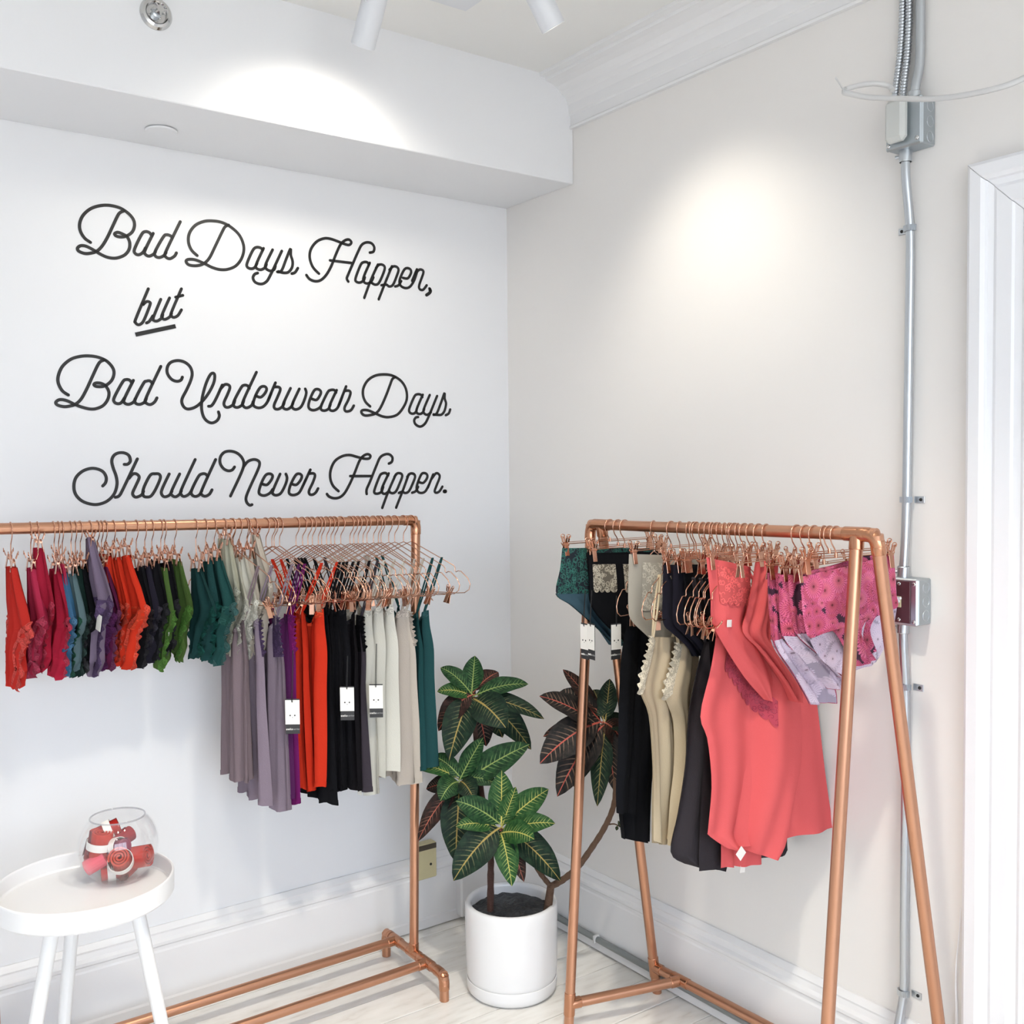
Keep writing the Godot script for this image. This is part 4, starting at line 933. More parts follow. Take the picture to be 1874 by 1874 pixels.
# ---------------------------------------------------------------- what hangs on the long rack
func make_long_rack_stock():
	var RED := rgb(206, 52, 44); var CRIM := rgb(178, 36, 62); var PINK := rgb(190, 52, 84); var BLUE := rgb(66, 112, 150); var GREY := rgb(96, 120, 126); var LIL := rgb(126, 112, 134); var PUR := rgb(74, 34, 78); var ORA := rgb(216, 56, 34); var BLK := rgb(20, 20, 24); var OLI := rgb(74, 100, 50); var TEA := rgb(30, 64, 64); var IVO := rgb(216, 214, 202); var CRE := rgb(188, 188, 168); var BEI := rgb(202, 192, 178)
	brief_l(19, RED, "bright red brief hanging alone at the outer end", 1038, 1253, 0.19, {"phi": 0.02})
	brief_l(55, PINK, "raspberry pink brief beside the bright red one", 1040, 1230, 0.15, {"phi": 0.0})
	brief_l(68, CRIM, "dark crimson brief pinned higher than its neighbours", 1004, 1224, 0.13, {"phi": 0.0})
	brief_l(97, CRIM, "crimson brief next to the blue one", 1045, 1236, 0.12, {})
	brief_l(106, PINK, "rose pink brief with lace leg, next to the blue one", 1030, 1216, 0.07, {"phi": 0.0})
	brief_l(113, BLUE, "denim blue lace brief", 1048, 1230, 0.115, {"phi": 0.0, "lace": rgb(92, 140, 176)})
	brief_l(128, GREY, "grey green brief between the blue and the lilac ones", 1048, 1226, 0.12, {"phi": 0.0, "lace": rgb(48, 92, 76)})
	brief_l(137, rgb(24, 44, 40), "dark bottle green brief behind the lilac one", 1040, 1232, 0.09, {})
	brief_l(146, BLK, "black brief half hidden beside the lilac one", 1040, 1226, 0.09, {})
	brief_l(164, LIL, "lilac brief with purple lace pinned up by one corner", 982, 1229, 0.155, {"phi": 0.06, "tw": 0.012, "bar": 0.012, "lace": rgb(96, 78, 112), "mid_lace": rgb(98, 80, 116), "label": 0.55})
	brief_l(178, PUR, "plum brief behind the lilac one", 1042, 1222, 0.105, {"lace": rgb(92, 44, 88)})
	brief_l(185, rgb(92, 30, 66), "wine red brief next to the plum one", 1036, 1218, 0.12, {"label": 0.66})
	brief_l(192, ORA, "orange red brief closest to the wine red one", 1020, 1212, 0.10, {})
	brief_l(207, ORA, "orange red brief in the middle of three", 1018, 1213, 0.115, {})
	brief_l(227, ORA, "orange red lace brief beside the black ones", 1014, 1218, 0.165, {"phi": 0.05, "mid_lace": rgb(224, 74, 48)})
	brief_l(249, BLK, "black brief beside the orange red lace one", 1036, 1216, 0.10, {"label": 0.75})
	brief_l(264, rgb(36, 34, 46), "charcoal navy brief among the black ones", 1034, 1206, 0.10, {})
	brief_l(277, BLK, "black brief next to the olive green pair", 1030, 1202, 0.09, {})
	brief_l(293, OLI, "olive green brief with a long white label", 1038, 1222, 0.085, {"label": 0.52, "lace": rgb(86, 128, 60)})
	brief_l(300, BLK, "black brief between the two olive green ones", 1026, 1190, 0.08, {})
	brief_l(319, OLI, "olive green brief beside the bare stretch of rail", 1028, 1206, 0.12, {"phi": 0.04, "lace": rgb(80, 122, 56)})
	brief_l(357, TEA, "dark teal brief beside the bare stretch of rail", 1040, 1198, 0.12, {"phi": 0.04, "lace": rgb(30, 78, 72)})
	brief_l(375, TEA, "dark teal brief in the middle of the teal row", 1026, 1200, 0.085, {"lace": rgb(30, 80, 74)})
	brief_l(391, rgb(36, 76, 74), "teal lace brief beside the cream ones", 1020, 1208, 0.125, {"phi": 0.05, "mid_lace": rgb(48, 92, 86)})
	brief_l(410, CRE, "sage cream brief pinned above the ivory ones", 988, 1190, 0.09, {"phi": 0.05})
	brief_l(427, rgb(206, 204, 190), "pale cream brief beside the sage one", 1020, 1196, 0.10, {})
	brief_l(438, IVO, "ivory lace brief in the middle of the cream row", 1016, 1204, 0.105, {"phi": 0.05, "mid_lace": rgb(220, 218, 208)})
	brief_l(450, rgb(190, 180, 166), "greige brief behind the beige one", 1018, 1204, 0.09, {})
	brief_l(466, BEI, "beige lace brief pinned up by one corner", 978, 1186, 0.11, {"phi": 0.06, "tw": 0.014, "bar": 0.012, "lace": rgb(210, 200, 186)})
	# camisoles
	var MAU := rgb(136, 120, 126); var LI2 := rgb(142, 128, 142); var MAG := rgb(112, 30, 98); var CHA := rgb(64, 58, 66); var OFF := rgb(220, 218, 208); var TAU2 := rgb(196, 186, 176); var TL := rgb(34, 74, 76)
	var w := 0.098
	cami_l(424, MAU, "brownish mauve camisole at the end under the cream briefs", 1130, 1424, 0.085, {"phi": 0.0})
	var g = cami_l(452, LI2, "lilac camisole with purple lace beside the mauve one", 1125, 1460, w, {"phi": 0.02, "side_lace": rgb(96, 78, 112)})
	g = cami_l(486, LI2, "longest lilac camisole with purple lace sleeve", 1122, 1472, w, {"phi": 0.02, "side_lace": rgb(92, 74, 108)})
	g = cami_l(497, rgb(84, 36, 84), "plum camisole behind the lilac ones", 1120, 1452, w, {})
	g = cami_l(511, MAG, "magenta camisole with scalloped lace edge", 1118, 1458, w, {"phi": 0.02, "side_lace": rgb(150, 44, 124)})
	g = cami_l(541, ORA, "orange red camisole beside the magenta one", 1112, 1440, 0.06, {"phi": 0.0})
	g = cami_l(563, ORA, "orange red camisole with lace cups", 1110, 1430, w, {"phi": 0.05, "lace": rgb(226, 76, 46)})
	g = cami_l(571, BLK, "black camisole hanging lowest of the black row", 1104, 1462, w, {"phi": 0.04})
	for e in [[582, 1440], [588, 1436], [597, 1438], [605, 1430]]:
		cami_l(e[0], BLK, "plain black camisole in the row of black ones", 1106, e[1], 0.094, {"group": "plain black camisoles on the long rack"})
	g = cami_l(623, rgb(28, 26, 30), "black camisole with a small ring, next to the charcoal one", 1116, 1434, w, {})
	g = cami_l(640, CHA, "charcoal camisole with a paper tag", 1120, 1434, w, {"phi": 0.05, "lace": rgb(22, 22, 26), "side_lace": rgb(22, 22, 26)})
	care_label(g[0], g[1].at(0.75, 1.0, 1.0) + Vector3(0, 0.004, 0), Vector2(0.018, 0.034))
	g = cami_l(655, OFF, "long off white camisole beside the charcoal one", 1108, 1442, 0.092, {})
	g = cami_l(671, OFF, "off white camisole in the middle of the white row", 1104, 1410, 0.092, {})
	g = cami_l(692, rgb(228, 226, 216), "ivory ribbed camisole with black bow", 1106, 1403, w, {"phi": 0.05, "k": 1.5, "amp": 0.013})
	var s := Soup.new(); var bp: Vector3 = g[1].at(0.55, 0.16, 1.0) + Vector3(0, 0, 0.004)
	for k in [-1, 1]: s.tube(smooth([bp, bp + Vector3(0.010 * k, 0.006, 0.002), bp + Vector3(0.012 * k, -0.002, 0.002), bp], 4), 0.0009, 5)
	obj("bow", done(s), M.vinyl, g[0])
	g = cami_l(711, TAU2, "taupe camisole next to the ivory one", 1110, 1425, w, {})
	g = cami_l(722, rgb(204, 194, 182), "taupe camisole with scalloped lace sleeve", 1112, 1422, 0.102, {"phi": 0.05, "side_lace": rgb(214, 204, 192)})
	care_label(g[0], g[1].at(0.5, 1.0, 1.0) + Vector3(0, 0.004, 0), Vector2(0.010, 0.030), 0.6)
	g = cami_l(738, TL, "teal camisole beside the taupe ones", 1112, 1398, 0.112, {"phi": 0.07})
	g = cami_l(752, rgb(40, 80, 82), "teal camisole at the post end", 1112, 1392, 0.108, {"phi": 0.10, "hphi": 0.42})
	# empty hooks between them hold spare hangers
	for px in [501, 553, 612, 647, 664, 683, 697]:
		wire_hanger("bare rose gold wire hanger among the camisoles", hook_l(px), basis_l(rng.randf_range(0.24, 0.38)), "bare wire hangers on the long rack")
	# paper tags
	for e in [[535, 1281, 541, 0.125, 1190, "white paper tag hanging in front of the orange red camisole", true], [635, 1258, 640, 0.135, 1200, "white paper tag hanging on the charcoal camisole", true], [688, 1254, 692, 0.135, 1178, "white paper tag hanging on the ivory camisole", true]]:
		var p := at_z(RL.z + e[3], e[0], e[1]); var pt := at_z(RL.z + e[3] - 0.012, e[0] + 1, e[4])
		hang_tag(e[5], p, -0.62, pt)

# ---------------------------------------------------------------- what hangs on the A-frame rack
func clip_hanger2(label: String, q: Vector3, b: Basis, y: float, a0: float, a1: float, group: String):
	var t := thing("clip_hanger", label, "hanger", q, b, group)
	var s := Soup.new(); s.tube(smooth(hook_path(-y, -1.0), 2), 0.0015, 6); obj("hook", done(s), M.rose, t)
	var m0: float = min(a0, -0.03) - 0.014; var m1: float = max(a1, 0.03) + 0.014
	s = Soup.new(); s.tube([Vector3(m0 - 0.002, y + 0.004, 0), Vector3(m0, y, 0), Vector3(m1, y, 0), Vector3(m1 + 0.002, y + 0.004, 0)], 0.0017, 6)
	s.tube([Vector3(m0 + 0.004, y + 0.0045, 0), Vector3(m1 - 0.004, y + 0.0045, 0)], 0.0011, 6)
	s.tube([Vector3(0, y + 0.010, 0), Vector3(0, y - 0.001, 0)], 0.0036, 8); obj("bar", done(s), M.rose, t)
	for a in [a0, a1]:
		var c := obj("clip", clip_mesh(), M.rose, t); c.position = Vector3(a, y, 0); c.scale = Vector3(1.15, 1.15, 1.15)
func piece_r(called: String, label: String, cat: String, px: float, th: float, Lp: Array, Rp: Array, m: Material, o := {}):
	var q := hook_r(px); var b := basis_r(th)
	var t := thing(called, label, cat, q, b, o.get("group", ""))
	var c := Cloth.new(); c.host = self
	for i in range(0, Lp.size(), 2): c.L.append(on_plane(q, b, Lp[i], Lp[i + 1]))
	for i in range(0, Rp.size(), 2): c.R.append(on_plane(q, b, Rp[i], Rp[i + 1]))
	c.amp = o.get("amp", 0.007); c.k = o.get("k", 1.6); c.ph = o.get("ph", rng.randf()); c.th = o.get("th", 0.010); c.vtop = o.get("vtop", 0.4); c.scoop = o.get("scoop", 0.0); c.hem = o.get("hem", 0.003)
	obj(o.get("part", "body"), cloth_mesh(c, 24, 24), m, t)
	if not o.has("nohang"):
		var y: float = (c.L[0].y + c.R[0].y) * 0.5 + 0.020
		clip_hanger2("clip hanger holding the %s" % o.get("held", label), q, b, y, c.L[0].x + 0.016, c.R[0].x - 0.016, "clip hangers on the A-frame rack")
	return [t, c]
func top_r(label: String, px: float, Lp: Array, Rp: Array, m: Material, o := {}):
	o["nohang"] = true
	var g = piece_r("camisole", label, "camisole", px, o.get("th_", 0.36), Lp, Rp, m, o)
	var q := hook_r(px); var hb := basis_r(o.get("hth", 0.36)); var inv := basis_r(o.get("th_", 0.36)).inverse()
	wire_hanger("wire hanger holding the %s" % label, q, hb, "wire hangers on the A-frame rack", true, -1.0)
	for k in [-1, 1]:
		for z in [-1, 1]:
			var tp: Vector3 = inv * (hb * Vector3(k * 0.118, -0.113, z * 0.0022))
			obj("strap", strap_mesh(g[1].at(0.5 + k * 0.46, 0.0, z), tp, 0.003 * z, 0.0030), m, g[0])
	return g
func make_aframe_stock():
	var BLK := cloth_mat(rgb(20, 21, 25)); var GRE := cloth_mat(rgb(178, 172, 160)); var NAV := cloth_mat(rgb(38, 37, 48)); var COR := cloth_mat(rgb(234, 104, 106)); var CHA := cloth_mat(rgb(56, 52, 56)); var SAND := cloth_mat(rgb(208, 190, 160)); var SHEER := cloth_mat(rgb(66, 92, 106))
	# far end: teal lace, black with beige lace, greige
	var g = piece_r("high_brief", "dark teal lace high brief with sheer slate blue seat", "underwear", 1116, 0.0, [1027,1003, 1022,1040, 1014,1086, 1042,1108, 1085,1146, 1120,1180], [1196,1003, 1200,1040, 1204,1086, 1180,1112, 1155,1148, 1138,1180], M.teal_lace, {"amp": 0.010, "k": 2.6, "held": "dark teal lace high brief"})
	obj("sheer_seat", cloth_mesh(g[1], 12, 14, 0.40, 1.0, 0.0, 0.5, 0.004), SHEER, g[0])
	g = piece_r("high_brief", "black high brief with a beige lace panel at the waist", "underwear", 1143, 0.0, [1078,1016, 1079,1060, 1082,1105, 1108,1142, 1150,1178, 1176,1215], [1222,1012, 1228,1060, 1230,1105, 1215,1142, 1205,1178, 1195,1215], BLK, {"amp": 0.006, "held": "black high brief with beige lace"})
	obj("lace_panel", hem_lace(g[1], 0.09, 0.19, 4, 0.03, 0.29), M.beige_lace, g[0])
	obj("lace_panel", hem_lace(g[1], 0.09, 0.19, 3, 0.37, 0.55), M.beige_lace, g[0])
	piece_r("high_brief", "plain black high brief behind the lace panel one", "underwear", 1131, 0.0, [1072,1012, 1076,1060, 1078,1105, 1104,1142, 1146,1180, 1172,1212], [1212,1010, 1218,1060, 1220,1105, 1205,1142, 1195,1180, 1188,1212], BLK, {"held": "plain black high brief"})
	top_r("black camisole at the far end under the greige brief", 1196, [1160,1128, 1150,1180, 1144,1260, 1142,1380, 1132,1450, 1143,1536], [1235,1128, 1218,1180, 1205,1260, 1200,1380, 1196,1450, 1193,1541], BLK, {"amp": 0.012, "k": 1.4, "hem": 0.0, "th_": 0.15})
	piece_r("camisole", "black camisole with its hem showing beyond the first", "camisole", 1186, 0.36, [1150,1140, 1140,1200, 1136,1280, 1133,1380, 1128,1440, 1127,1486], [1205,1140, 1190,1200, 1180,1280, 1175,1380, 1170,1440, 1168,1492], BLK, {"nohang": true})
	g = piece_r("high_brief", "greige mesh high brief with embroidered front", "underwear", 1228, 0.10, [1152,1014, 1150,1060, 1149,1110, 1153,1134, 1178,1160, 1222,1200], [1300,1018, 1302,1060, 1300,1110, 1290,1140, 1270,1165, 1245,1200], GRE, {"amp": 0.006, "held": "greige mesh high brief"})
	obj("lace_panel", hem_lace(g[1], 0.08, 0.34, 3, 0.14, 0.44), M.lace_greige, g[0])
	for e in [["sand camisole with scalloped lace neckline, farther of the pair", 1244, [1190,1166, 1180,1205, 1168,1260, 1186,1310, 1192,1400, 1192,1470, 1193,1540], [1232,1166, 1235,1205, 1230,1260, 1228,1310, 1232,1400, 1230,1470, 1228,1548]], ["sand camisole with scalloped lace neckline beside the charcoal one", 1261, [1243,1178, 1234,1220, 1222,1272, 1238,1320, 1240,1400, 1232,1470, 1226,1548], [1280,1178, 1278,1220, 1272,1272, 1262,1320, 1258,1400, 1250,1470, 1240,1535]]]:
		g = top_r(e[0], e[1], e[2], e[3], SAND, {"amp": 0.010, "k": 1.3, "hth": 0.34})
		obj("side_lace", edge_lace(g[1], 0.0, 0.0, 0.36, 0.022, 0.017, 6), lace_mat(rgb(226, 216, 192)), g[0])
	for e in [[1274, 1212, "charcoal navy high brief with a flat waistband"], [1286, 1232, "charcoal navy high brief tucked behind the coral ones"], [1296, 1252, "black high brief with a white label behind the coral ones"]]:
		var dx: float = e[1] - 1212.0
		g = piece_r("high_brief", e[2], "underwear", e[0], 0.15, [1213 + dx, 1034, 1212 + dx, 1080, 1212 + dx, 1138, 1228 + dx, 1158, 1250 + dx, 1178, 1268 + dx, 1200], [1330 + dx * 0.5, 1032, 1332 + dx * 0.5, 1080, 1334 + dx * 0.5, 1130, 1320 + dx * 0.5, 1160, 1305 + dx * 0.5, 1180, 1290 + dx * 0.5, 1200], NAV if dx < 30 else BLK, {"amp": 0.006, "held": e[2]})
	care_label(g[0], g[1].at(0.16, 0.9, 1.0) + Vector3(0, 0, 0.008), Vector2(0.016, 0.050), -0.3)
	top_r("charcoal camisole flaring out beside the sand ones", 1303, [1290,1175, 1276,1230, 1262,1310, 1258,1400, 1246,1490, 1234,1562, 1262,1584], [1345,1175, 1345,1230, 1340,1310, 1335,1400, 1330,1490, 1325,1562, 1320,1592], CHA, {"amp": 0.012, "k": 1.6, "hem": 0.0, "th_": 0.1})
	top_r("charcoal camisole with its hem below the coral ones", 1316, [1305,1178, 1298,1230, 1290,1310, 1282,1400, 1276,1490, 1274,1560, 1276,1593], [1440,1178, 1445,1230, 1450,1310, 1450,1400, 1448,1490, 1446,1530, 1445,1557], CHA, {"amp": 0.012, "k": 1.4, "hem": 0.0, "th_": 0.0})
	g = top_r("black camisole with a chrome slider behind the coral ones", 1326, [1298,1160, 1300,1200, 1302,1260, 1304,1330, 1305,1400, 1306,1450], [1400,1160, 1402,1200, 1404,1260, 1404,1330, 1404,1400, 1404,1450], BLK, {"th_": 0.1})
	# coral
	for e in [[1334, [1312,1200, 1308,1260, 1306,1330, 1308,1420, 1312,1500, 1314,1588], [1395,1200, 1396,1260, 1396,1330, 1396,1420, 1396,1500, 1394,1578], "coral camisole hanging lowest among the coral ones"], [1337, [1330,1200, 1335,1260, 1340,1330, 1340,1420, 1330,1500, 1322,1552], [1490,1215, 1497,1270, 1506,1340, 1516,1420, 1526,1490, 1530,1515], "wide coral camisole flaring out toward the rack leg"]]:
		top_r(e[3], e[0], e[1], e[2], COR, {"amp": 0.012, "k": 1.5, "hem": 0.004, "th_": 0.0 if e[0] < 1336 else -0.30})
	g = top_r("coral camisole with maroon lace neckline on top of the coral ones", 1350, [1304,1166, 1292,1225, 1272,1305, 1284,1350, 1291,1430, 1285,1510, 1288,1524, 1322,1548], [1452,1180, 1458,1240, 1462,1310, 1462,1390, 1452,1440, 1440,1490, 1428,1540, 1412,1568], COR, {"amp": 0.021, "k": 1.25, "ph": 0.06, "vtop": 0.7, "hem": 0.0, "th_": -0.20})
	obj("neck_lace", hem_lace(g[1], 0.03, 0.085, 9, 0.14, 0.72, 0.20), M.maroon_lace, g[0])
	care_label(g[0], g[1].at(0.22, 0.97, 1.0) + Vector3(0, 0, 0.004), Vector2(0.026, 0.026), 0.7)
	for e in [[0.42, 0.0], [0.62, -0.15]]: care_label(g[0], g[1].at(e[0], 1.0, -1.0) + Vector3(0, -0.012, -0.02), Vector2(0.018, 0.050), e[1])
	g = piece_r("high_brief", "coral high brief with stitched lace front and white label", "underwear", 1374, 0.05, [1293,1020, 1297,1060, 1301,1100, 1303,1138, 1328,1185, 1366,1242, 1402,1281], [1376,1038, 1374,1070, 1370,1110, 1366,1150, 1398,1190, 1416,1240, 1412,1284], COR, {"amp": 0.005, "k": 1.1, "th": 0.006, "held": "coral high brief with the white label", "hem": 0.0})
	obj("lace_panel", hem_lace(g[1], 0.06, 0.26, 5, 0.2, 0.98), M.lace_coral, g[0])
	care_label(g[0], g[1].at(0.42, 0.46, 1.0) + Vector3(0, 0, 0.004), Vector2(0.022, 0.017), -0.1)
	piece_r("high_brief", "coral high brief folded over beside the floral ones", "underwear", 1388, 0.0, [1382,1030, 1377,1070, 1366,1120, 1358,1156, 1388,1190, 1430,1245, 1452,1284], [1424,1022, 1420,1070, 1416,1120, 1412,1165, 1432,1200, 1460,1255, 1459,1284], COR, {"amp": 0.009, "k": 1.6, "held": "coral high brief folded over", "hem": 0.0})
	# floral: pale reverse shows where the legs are cut
	for e in [[1458, [1401,1048, 1404,1090, 1409,1140, 1414,1182, 1444,1228, 1468,1268, 1480,1289], [1446,1050, 1449,1090, 1452,1140, 1458,1172, 1494,1225, 1528,1250, 1530,1283], "floral magenta brief beside the coral ones"], [1474, [1426,1052, 1428,1090, 1432,1140, 1440,1172, 1470,1205, 1500,1240, 1520,1262], [1478,1052, 1478,1090, 1480,1140, 1490,1165, 1520,1200, 1545,1230, 1552,1250], "floral magenta brief second from the coral ones"], [1490, [1444,1052, 1446,1090, 1450,1140, 1458,1165, 1490,1195, 1520,1222, 1538,1240], [1500,1050, 1502,1090, 1505,1140, 1510,1165, 1530,1195, 1548,1220, 1556,1240], "floral magenta brief in the middle of the floral row"]]:
		g = piece_r("floral_brief", e[3], "underwear", e[0], -0.06, e[1], e[2], M.floral, {"amp": 0.010, "k": 1.5, "held": e[3], "hem": 0.0})
		obj("pale_gusset", cloth_mesh(g[1], 12, 12, 0.46, 0.985, 0.0, 0.72, 0.003), M.floral_pale, g[0])
	g = piece_r("floral_brief", "wide floral magenta brief facing out beside the rack leg", "underwear", 1530, -0.10, [1466,1056, 1467,1090, 1470,1130, 1482,1168, 1520,1152, 1548,1190, 1558,1222], [1637,1014, 1640,1050, 1642,1085, 1643,1113, 1600,1124, 1578,1160, 1605,1208], M.floral, {"amp": 0.005, "k": 1.2, "th": 0.004, "held": "wide floral brief", "hem": 0.0})
	var c2 := Cloth.new(); c2.host = self; var q := hook_r(1530); var b := basis_r(-0.10)
	for e in [[1468,1080], [1472,1130], [1482,1172], [1500,1204], [1528,1228], [1545,1236]]: c2.L.append(on_plane(q - b.z * 0.016, b, e[0], e[1]))
	for e in [[1640,1050], [1642,1085], [1643,1114], [1636,1150], [1618,1190], [1604,1212]]: c2.R.append(on_plane(q - b.z * 0.016, b, e[0], e[1]))
	c2.amp = 0.004; c2.k = 1.4; c2.th = 0.002; c2.ph = 0.3
	var bk := obj("pale_back", cloth_mesh(c2, 18, 18), M.floral_pale, g[0]); bk.position = Vector3(0, 0, -0.016)
	piece_r("floral_brief", "floral magenta brief behind the wide one near the switch", "underwear", 1518, -0.10, [1480,1046, 1482,1080, 1486,1120, 1498,1150, 1530,1170, 1552,1195, 1560,1210], [1628,1006, 1632,1040, 1634,1075, 1634,1100, 1606,1120, 1588,1150, 1600,1190], M.floral, {"amp": 0.005, "held": "floral brief behind the wide one", "hem": 0.0})
	# spare hangers crowding the rail
	for px in [1270, 1311, 1344, 1362, 1402, 1508]:
		wire_or_clip(px)
	# paper tags on the far briefs
	for e in [[1127, 1143, 1143, 1090, -0.10, 0.032, "white paper tag hanging from the black brief with beige lace"], [1082, 1143, 1131, 1080, -1.75, 0.036, "white paper tag turned edge on beside the far rack leg"], [1070, 1143, 1116, 1080, -1.65, 0.036, "white paper tag hanging from the dark teal lace brief"]]:
		q = hook_r(e[2]); b = basis_r(0.0)
		var p := at_z(q.z + 0.045, e[0], e[1]); var pt := at_z(q.z + 0.035, e[0] + 1, e[3])
		hang_tag(e[6], p, e[4], pt, e[5])
func wire_or_clip(px: float):
	clip_hanger2("bare rose gold clip hanger between the garments", hook_r(px), basis_r(rng.randf_range(-0.1, 0.15)), -0.070, -0.11, 0.11, "bare clip hangers on the A-frame rack")

# ---------------------------------------------------------------- plant
func leaf_mesh(a: Vector3, tip: Vector3, w: float, arch: float, roll: float, sd: float) -> ArrayMesh:
	var n := 16; var mcols := 8; var pos := PackedVector3Array(); var uv := PackedVector2Array(); var ix := PackedInt32Array()
	var ctrl := (a + tip) * 0.5 + Vector3(0, arch, 0) - vw * arch * 0.5
	var face := (-vw * 0.75 + Vector3(0, 0.55, 0)).normalized()
	for i in n + 1:
		var v := float(i) / n
		var c := a.lerp(ctrl, v).lerp(ctrl.lerp(tip, v), v)
		var t := (a.lerp(ctrl, v) - ctrl.lerp(tip, v)).normalized() * -1.0
		var side := t.cross(face).normalized().rotated(t, roll); var nn := side.cross(t).normalized()
		var vv: float = clamp((v - 0.10) / 0.90, 0.0, 1.0)
		var hw: float = w * 0.5 * pow(sin(PI * pow(vv, 0.86)), 0.72) if vv > 0.0 and vv < 1.0 else 0.0
		hw = max(hw, 0.0016 if v < 0.99 else 0.0002)
		for j in mcols + 1:
			var u := float(j) / mcols * 2.0 - 1.0
			var lift: float = 0.16 * abs(u) * hw + 0.045 * hw * sin(v * 17.0 + sd * 7.0 + sign(u)) * u * u
			pos.append(c + side * u * hw + nn * lift); uv.append(Vector2(0.5 + u * 0.5 * clamp(hw / (w * 0.5), 0.05, 1.0), v))
	for i in n:
		for j in mcols:
			var q := i * (mcols + 1) + j
			for e in [q, q + 1, q + mcols + 1, q + 1, q + mcols + 2, q + mcols + 1]: ix.append(e)
	return mk(pos, uv, ix)
func make_plant():
	var pc := Vector3(-0.394, 0, 0.533)
	var t := thing("plant_pot", "white glazed ceramic plant pot on its saucer in the corner", "plant pot", pc)
	var s := Soup.new(); var R := 0.141
	s.lathe([Vector2(0.112, 0.030), Vector2(0.128, 0.034), Vector2(0.137, 0.046), Vector2(0.140, 0.062), Vector2(R + 0.001, 0.12), Vector2(R + 0.002, 0.25), Vector2(R + 0.001, 0.272), Vector2(R - 0.002, 0.278), Vector2(R - 0.009, 0.280), Vector2(R - 0.015, 0.276), Vector2(R - 0.017, 0.266), Vector2(R - 0.020, 0.20), Vector2(R - 0.024, 0.10), Vector2(0.0, 0.09)], 72)
	obj("pot_body", done(s), M.pot, t)
	s = Soup.new(); s.lathe([Vector2(0.0, 0.0), Vector2(0.122, 0.0), Vector2(0.130, 0.003), Vector2(0.138, 0.012), Vector2(0.1405, 0.026), Vector2(0.1405, 0.046), Vector2(0.1385, 0.049), Vector2(0.1375, 0.046), Vector2(0.136, 0.034), Vector2(0.11, 0.026), Vector2(0.0, 0.026)], 72); obj("saucer", done(s), M.pot, t)
	s = Soup.new(); s.lathe([Vector2(R - 0.0175, 0.250), Vector2(0.10, 0.254), Vector2(0.06, 0.258), Vector2(0.02, 0.256), Vector2(0, 0.257)], 48)
	var fn := FastNoiseLite.new(); fn.seed = 2; fn.frequency = 22.0
	for i in s.p.size(): s.p[i].y += fn.get_noise_2d(s.p[i].x, s.p[i].z) * 0.012 - 0.004
	obj("soil", done(s), M.soil, t)
	var o := thing("croton_plant", "croton with dark green and red veined leaves growing in the pot", "plant", pc + Vector3(0, 0.24, 0))
	var org := o.position
	var stem := func(pts: Array, r0: float, r1: float, m: Material):
		var pp := []
		for p in pts: pp.append(p - org)
		var sm: Array = smooth(pp, 7); var rad := []
		for i in sm.size(): rad.append(lerp(r0, r1, float(i) / (sm.size() - 1)) * (1.0 + 0.07 * sin(i * 2.1)))
		var q := Soup.new(); q.tube(sm, rad, 10); obj("stem", done(q), m, o)
	var d1 := 3.24; var d2 := 3.18; var d3 := 3.08; var d4 := 3.02
	var h1 := at_d(d1, 868, 1270); var h2 := at_d(d2, 840, 1428); var h3 := at_d(d3, 917, 1513); var h4 := at_d(d4, 1104, 1322)
	stem.call([Vector3(at_d(3.13, 897, 1668).x, 0.235, at_d(3.13, 897, 1668).z), at_d(3.13, 898, 1600), at_d(3.15, 897, 1545), at_d(3.20, 880, 1440), at_d(3.24, 870, 1340), h1 + Vector3(0, -0.01, 0)], 0.0115, 0.007, M.bark_red)
	stem.call([at_d(3.15, 897, 1545), at_d(3.17, 880, 1500), at_d(3.18, 855, 1455), h2 + Vector3(0, -0.01, 0)], 0.008, 0.006, M.bark_red)
	var fork := at_d(3.10, 1008, 1622); var pb := at_d(3.12, 1000, 1655); pb.y = 0.235
	stem.call([pb, fork], 0.014, 0.011, M.bark)
	stem.call([fork, at_d(3.10, 990, 1600), at_d(3.10, 972, 1572), at_d(3.09, 945, 1540), h3 + Vector3(0, -0.01, 0)], 0.008, 0.006, M.bark)
	stem.call([fork, at_d(3.09, 1030, 1610), at_d(3.07, 1056, 1588), at_d(3.05, 1082, 1553), at_d(3.03, 1106, 1515), at_d(3.02, 1122, 1478), at_d(3.02, 1126, 1440), at_d(3.02, 1116, 1380), h4 + Vector3(0, -0.005, 0)], 0.0105, 0.007, M.bark)
	stem.call([at_d(3.03, 1108, 1510), at_d(3.03, 1124, 1508), at_d(3.03, 1136, 1514)], 0.0025, 0.0015, M.bark)
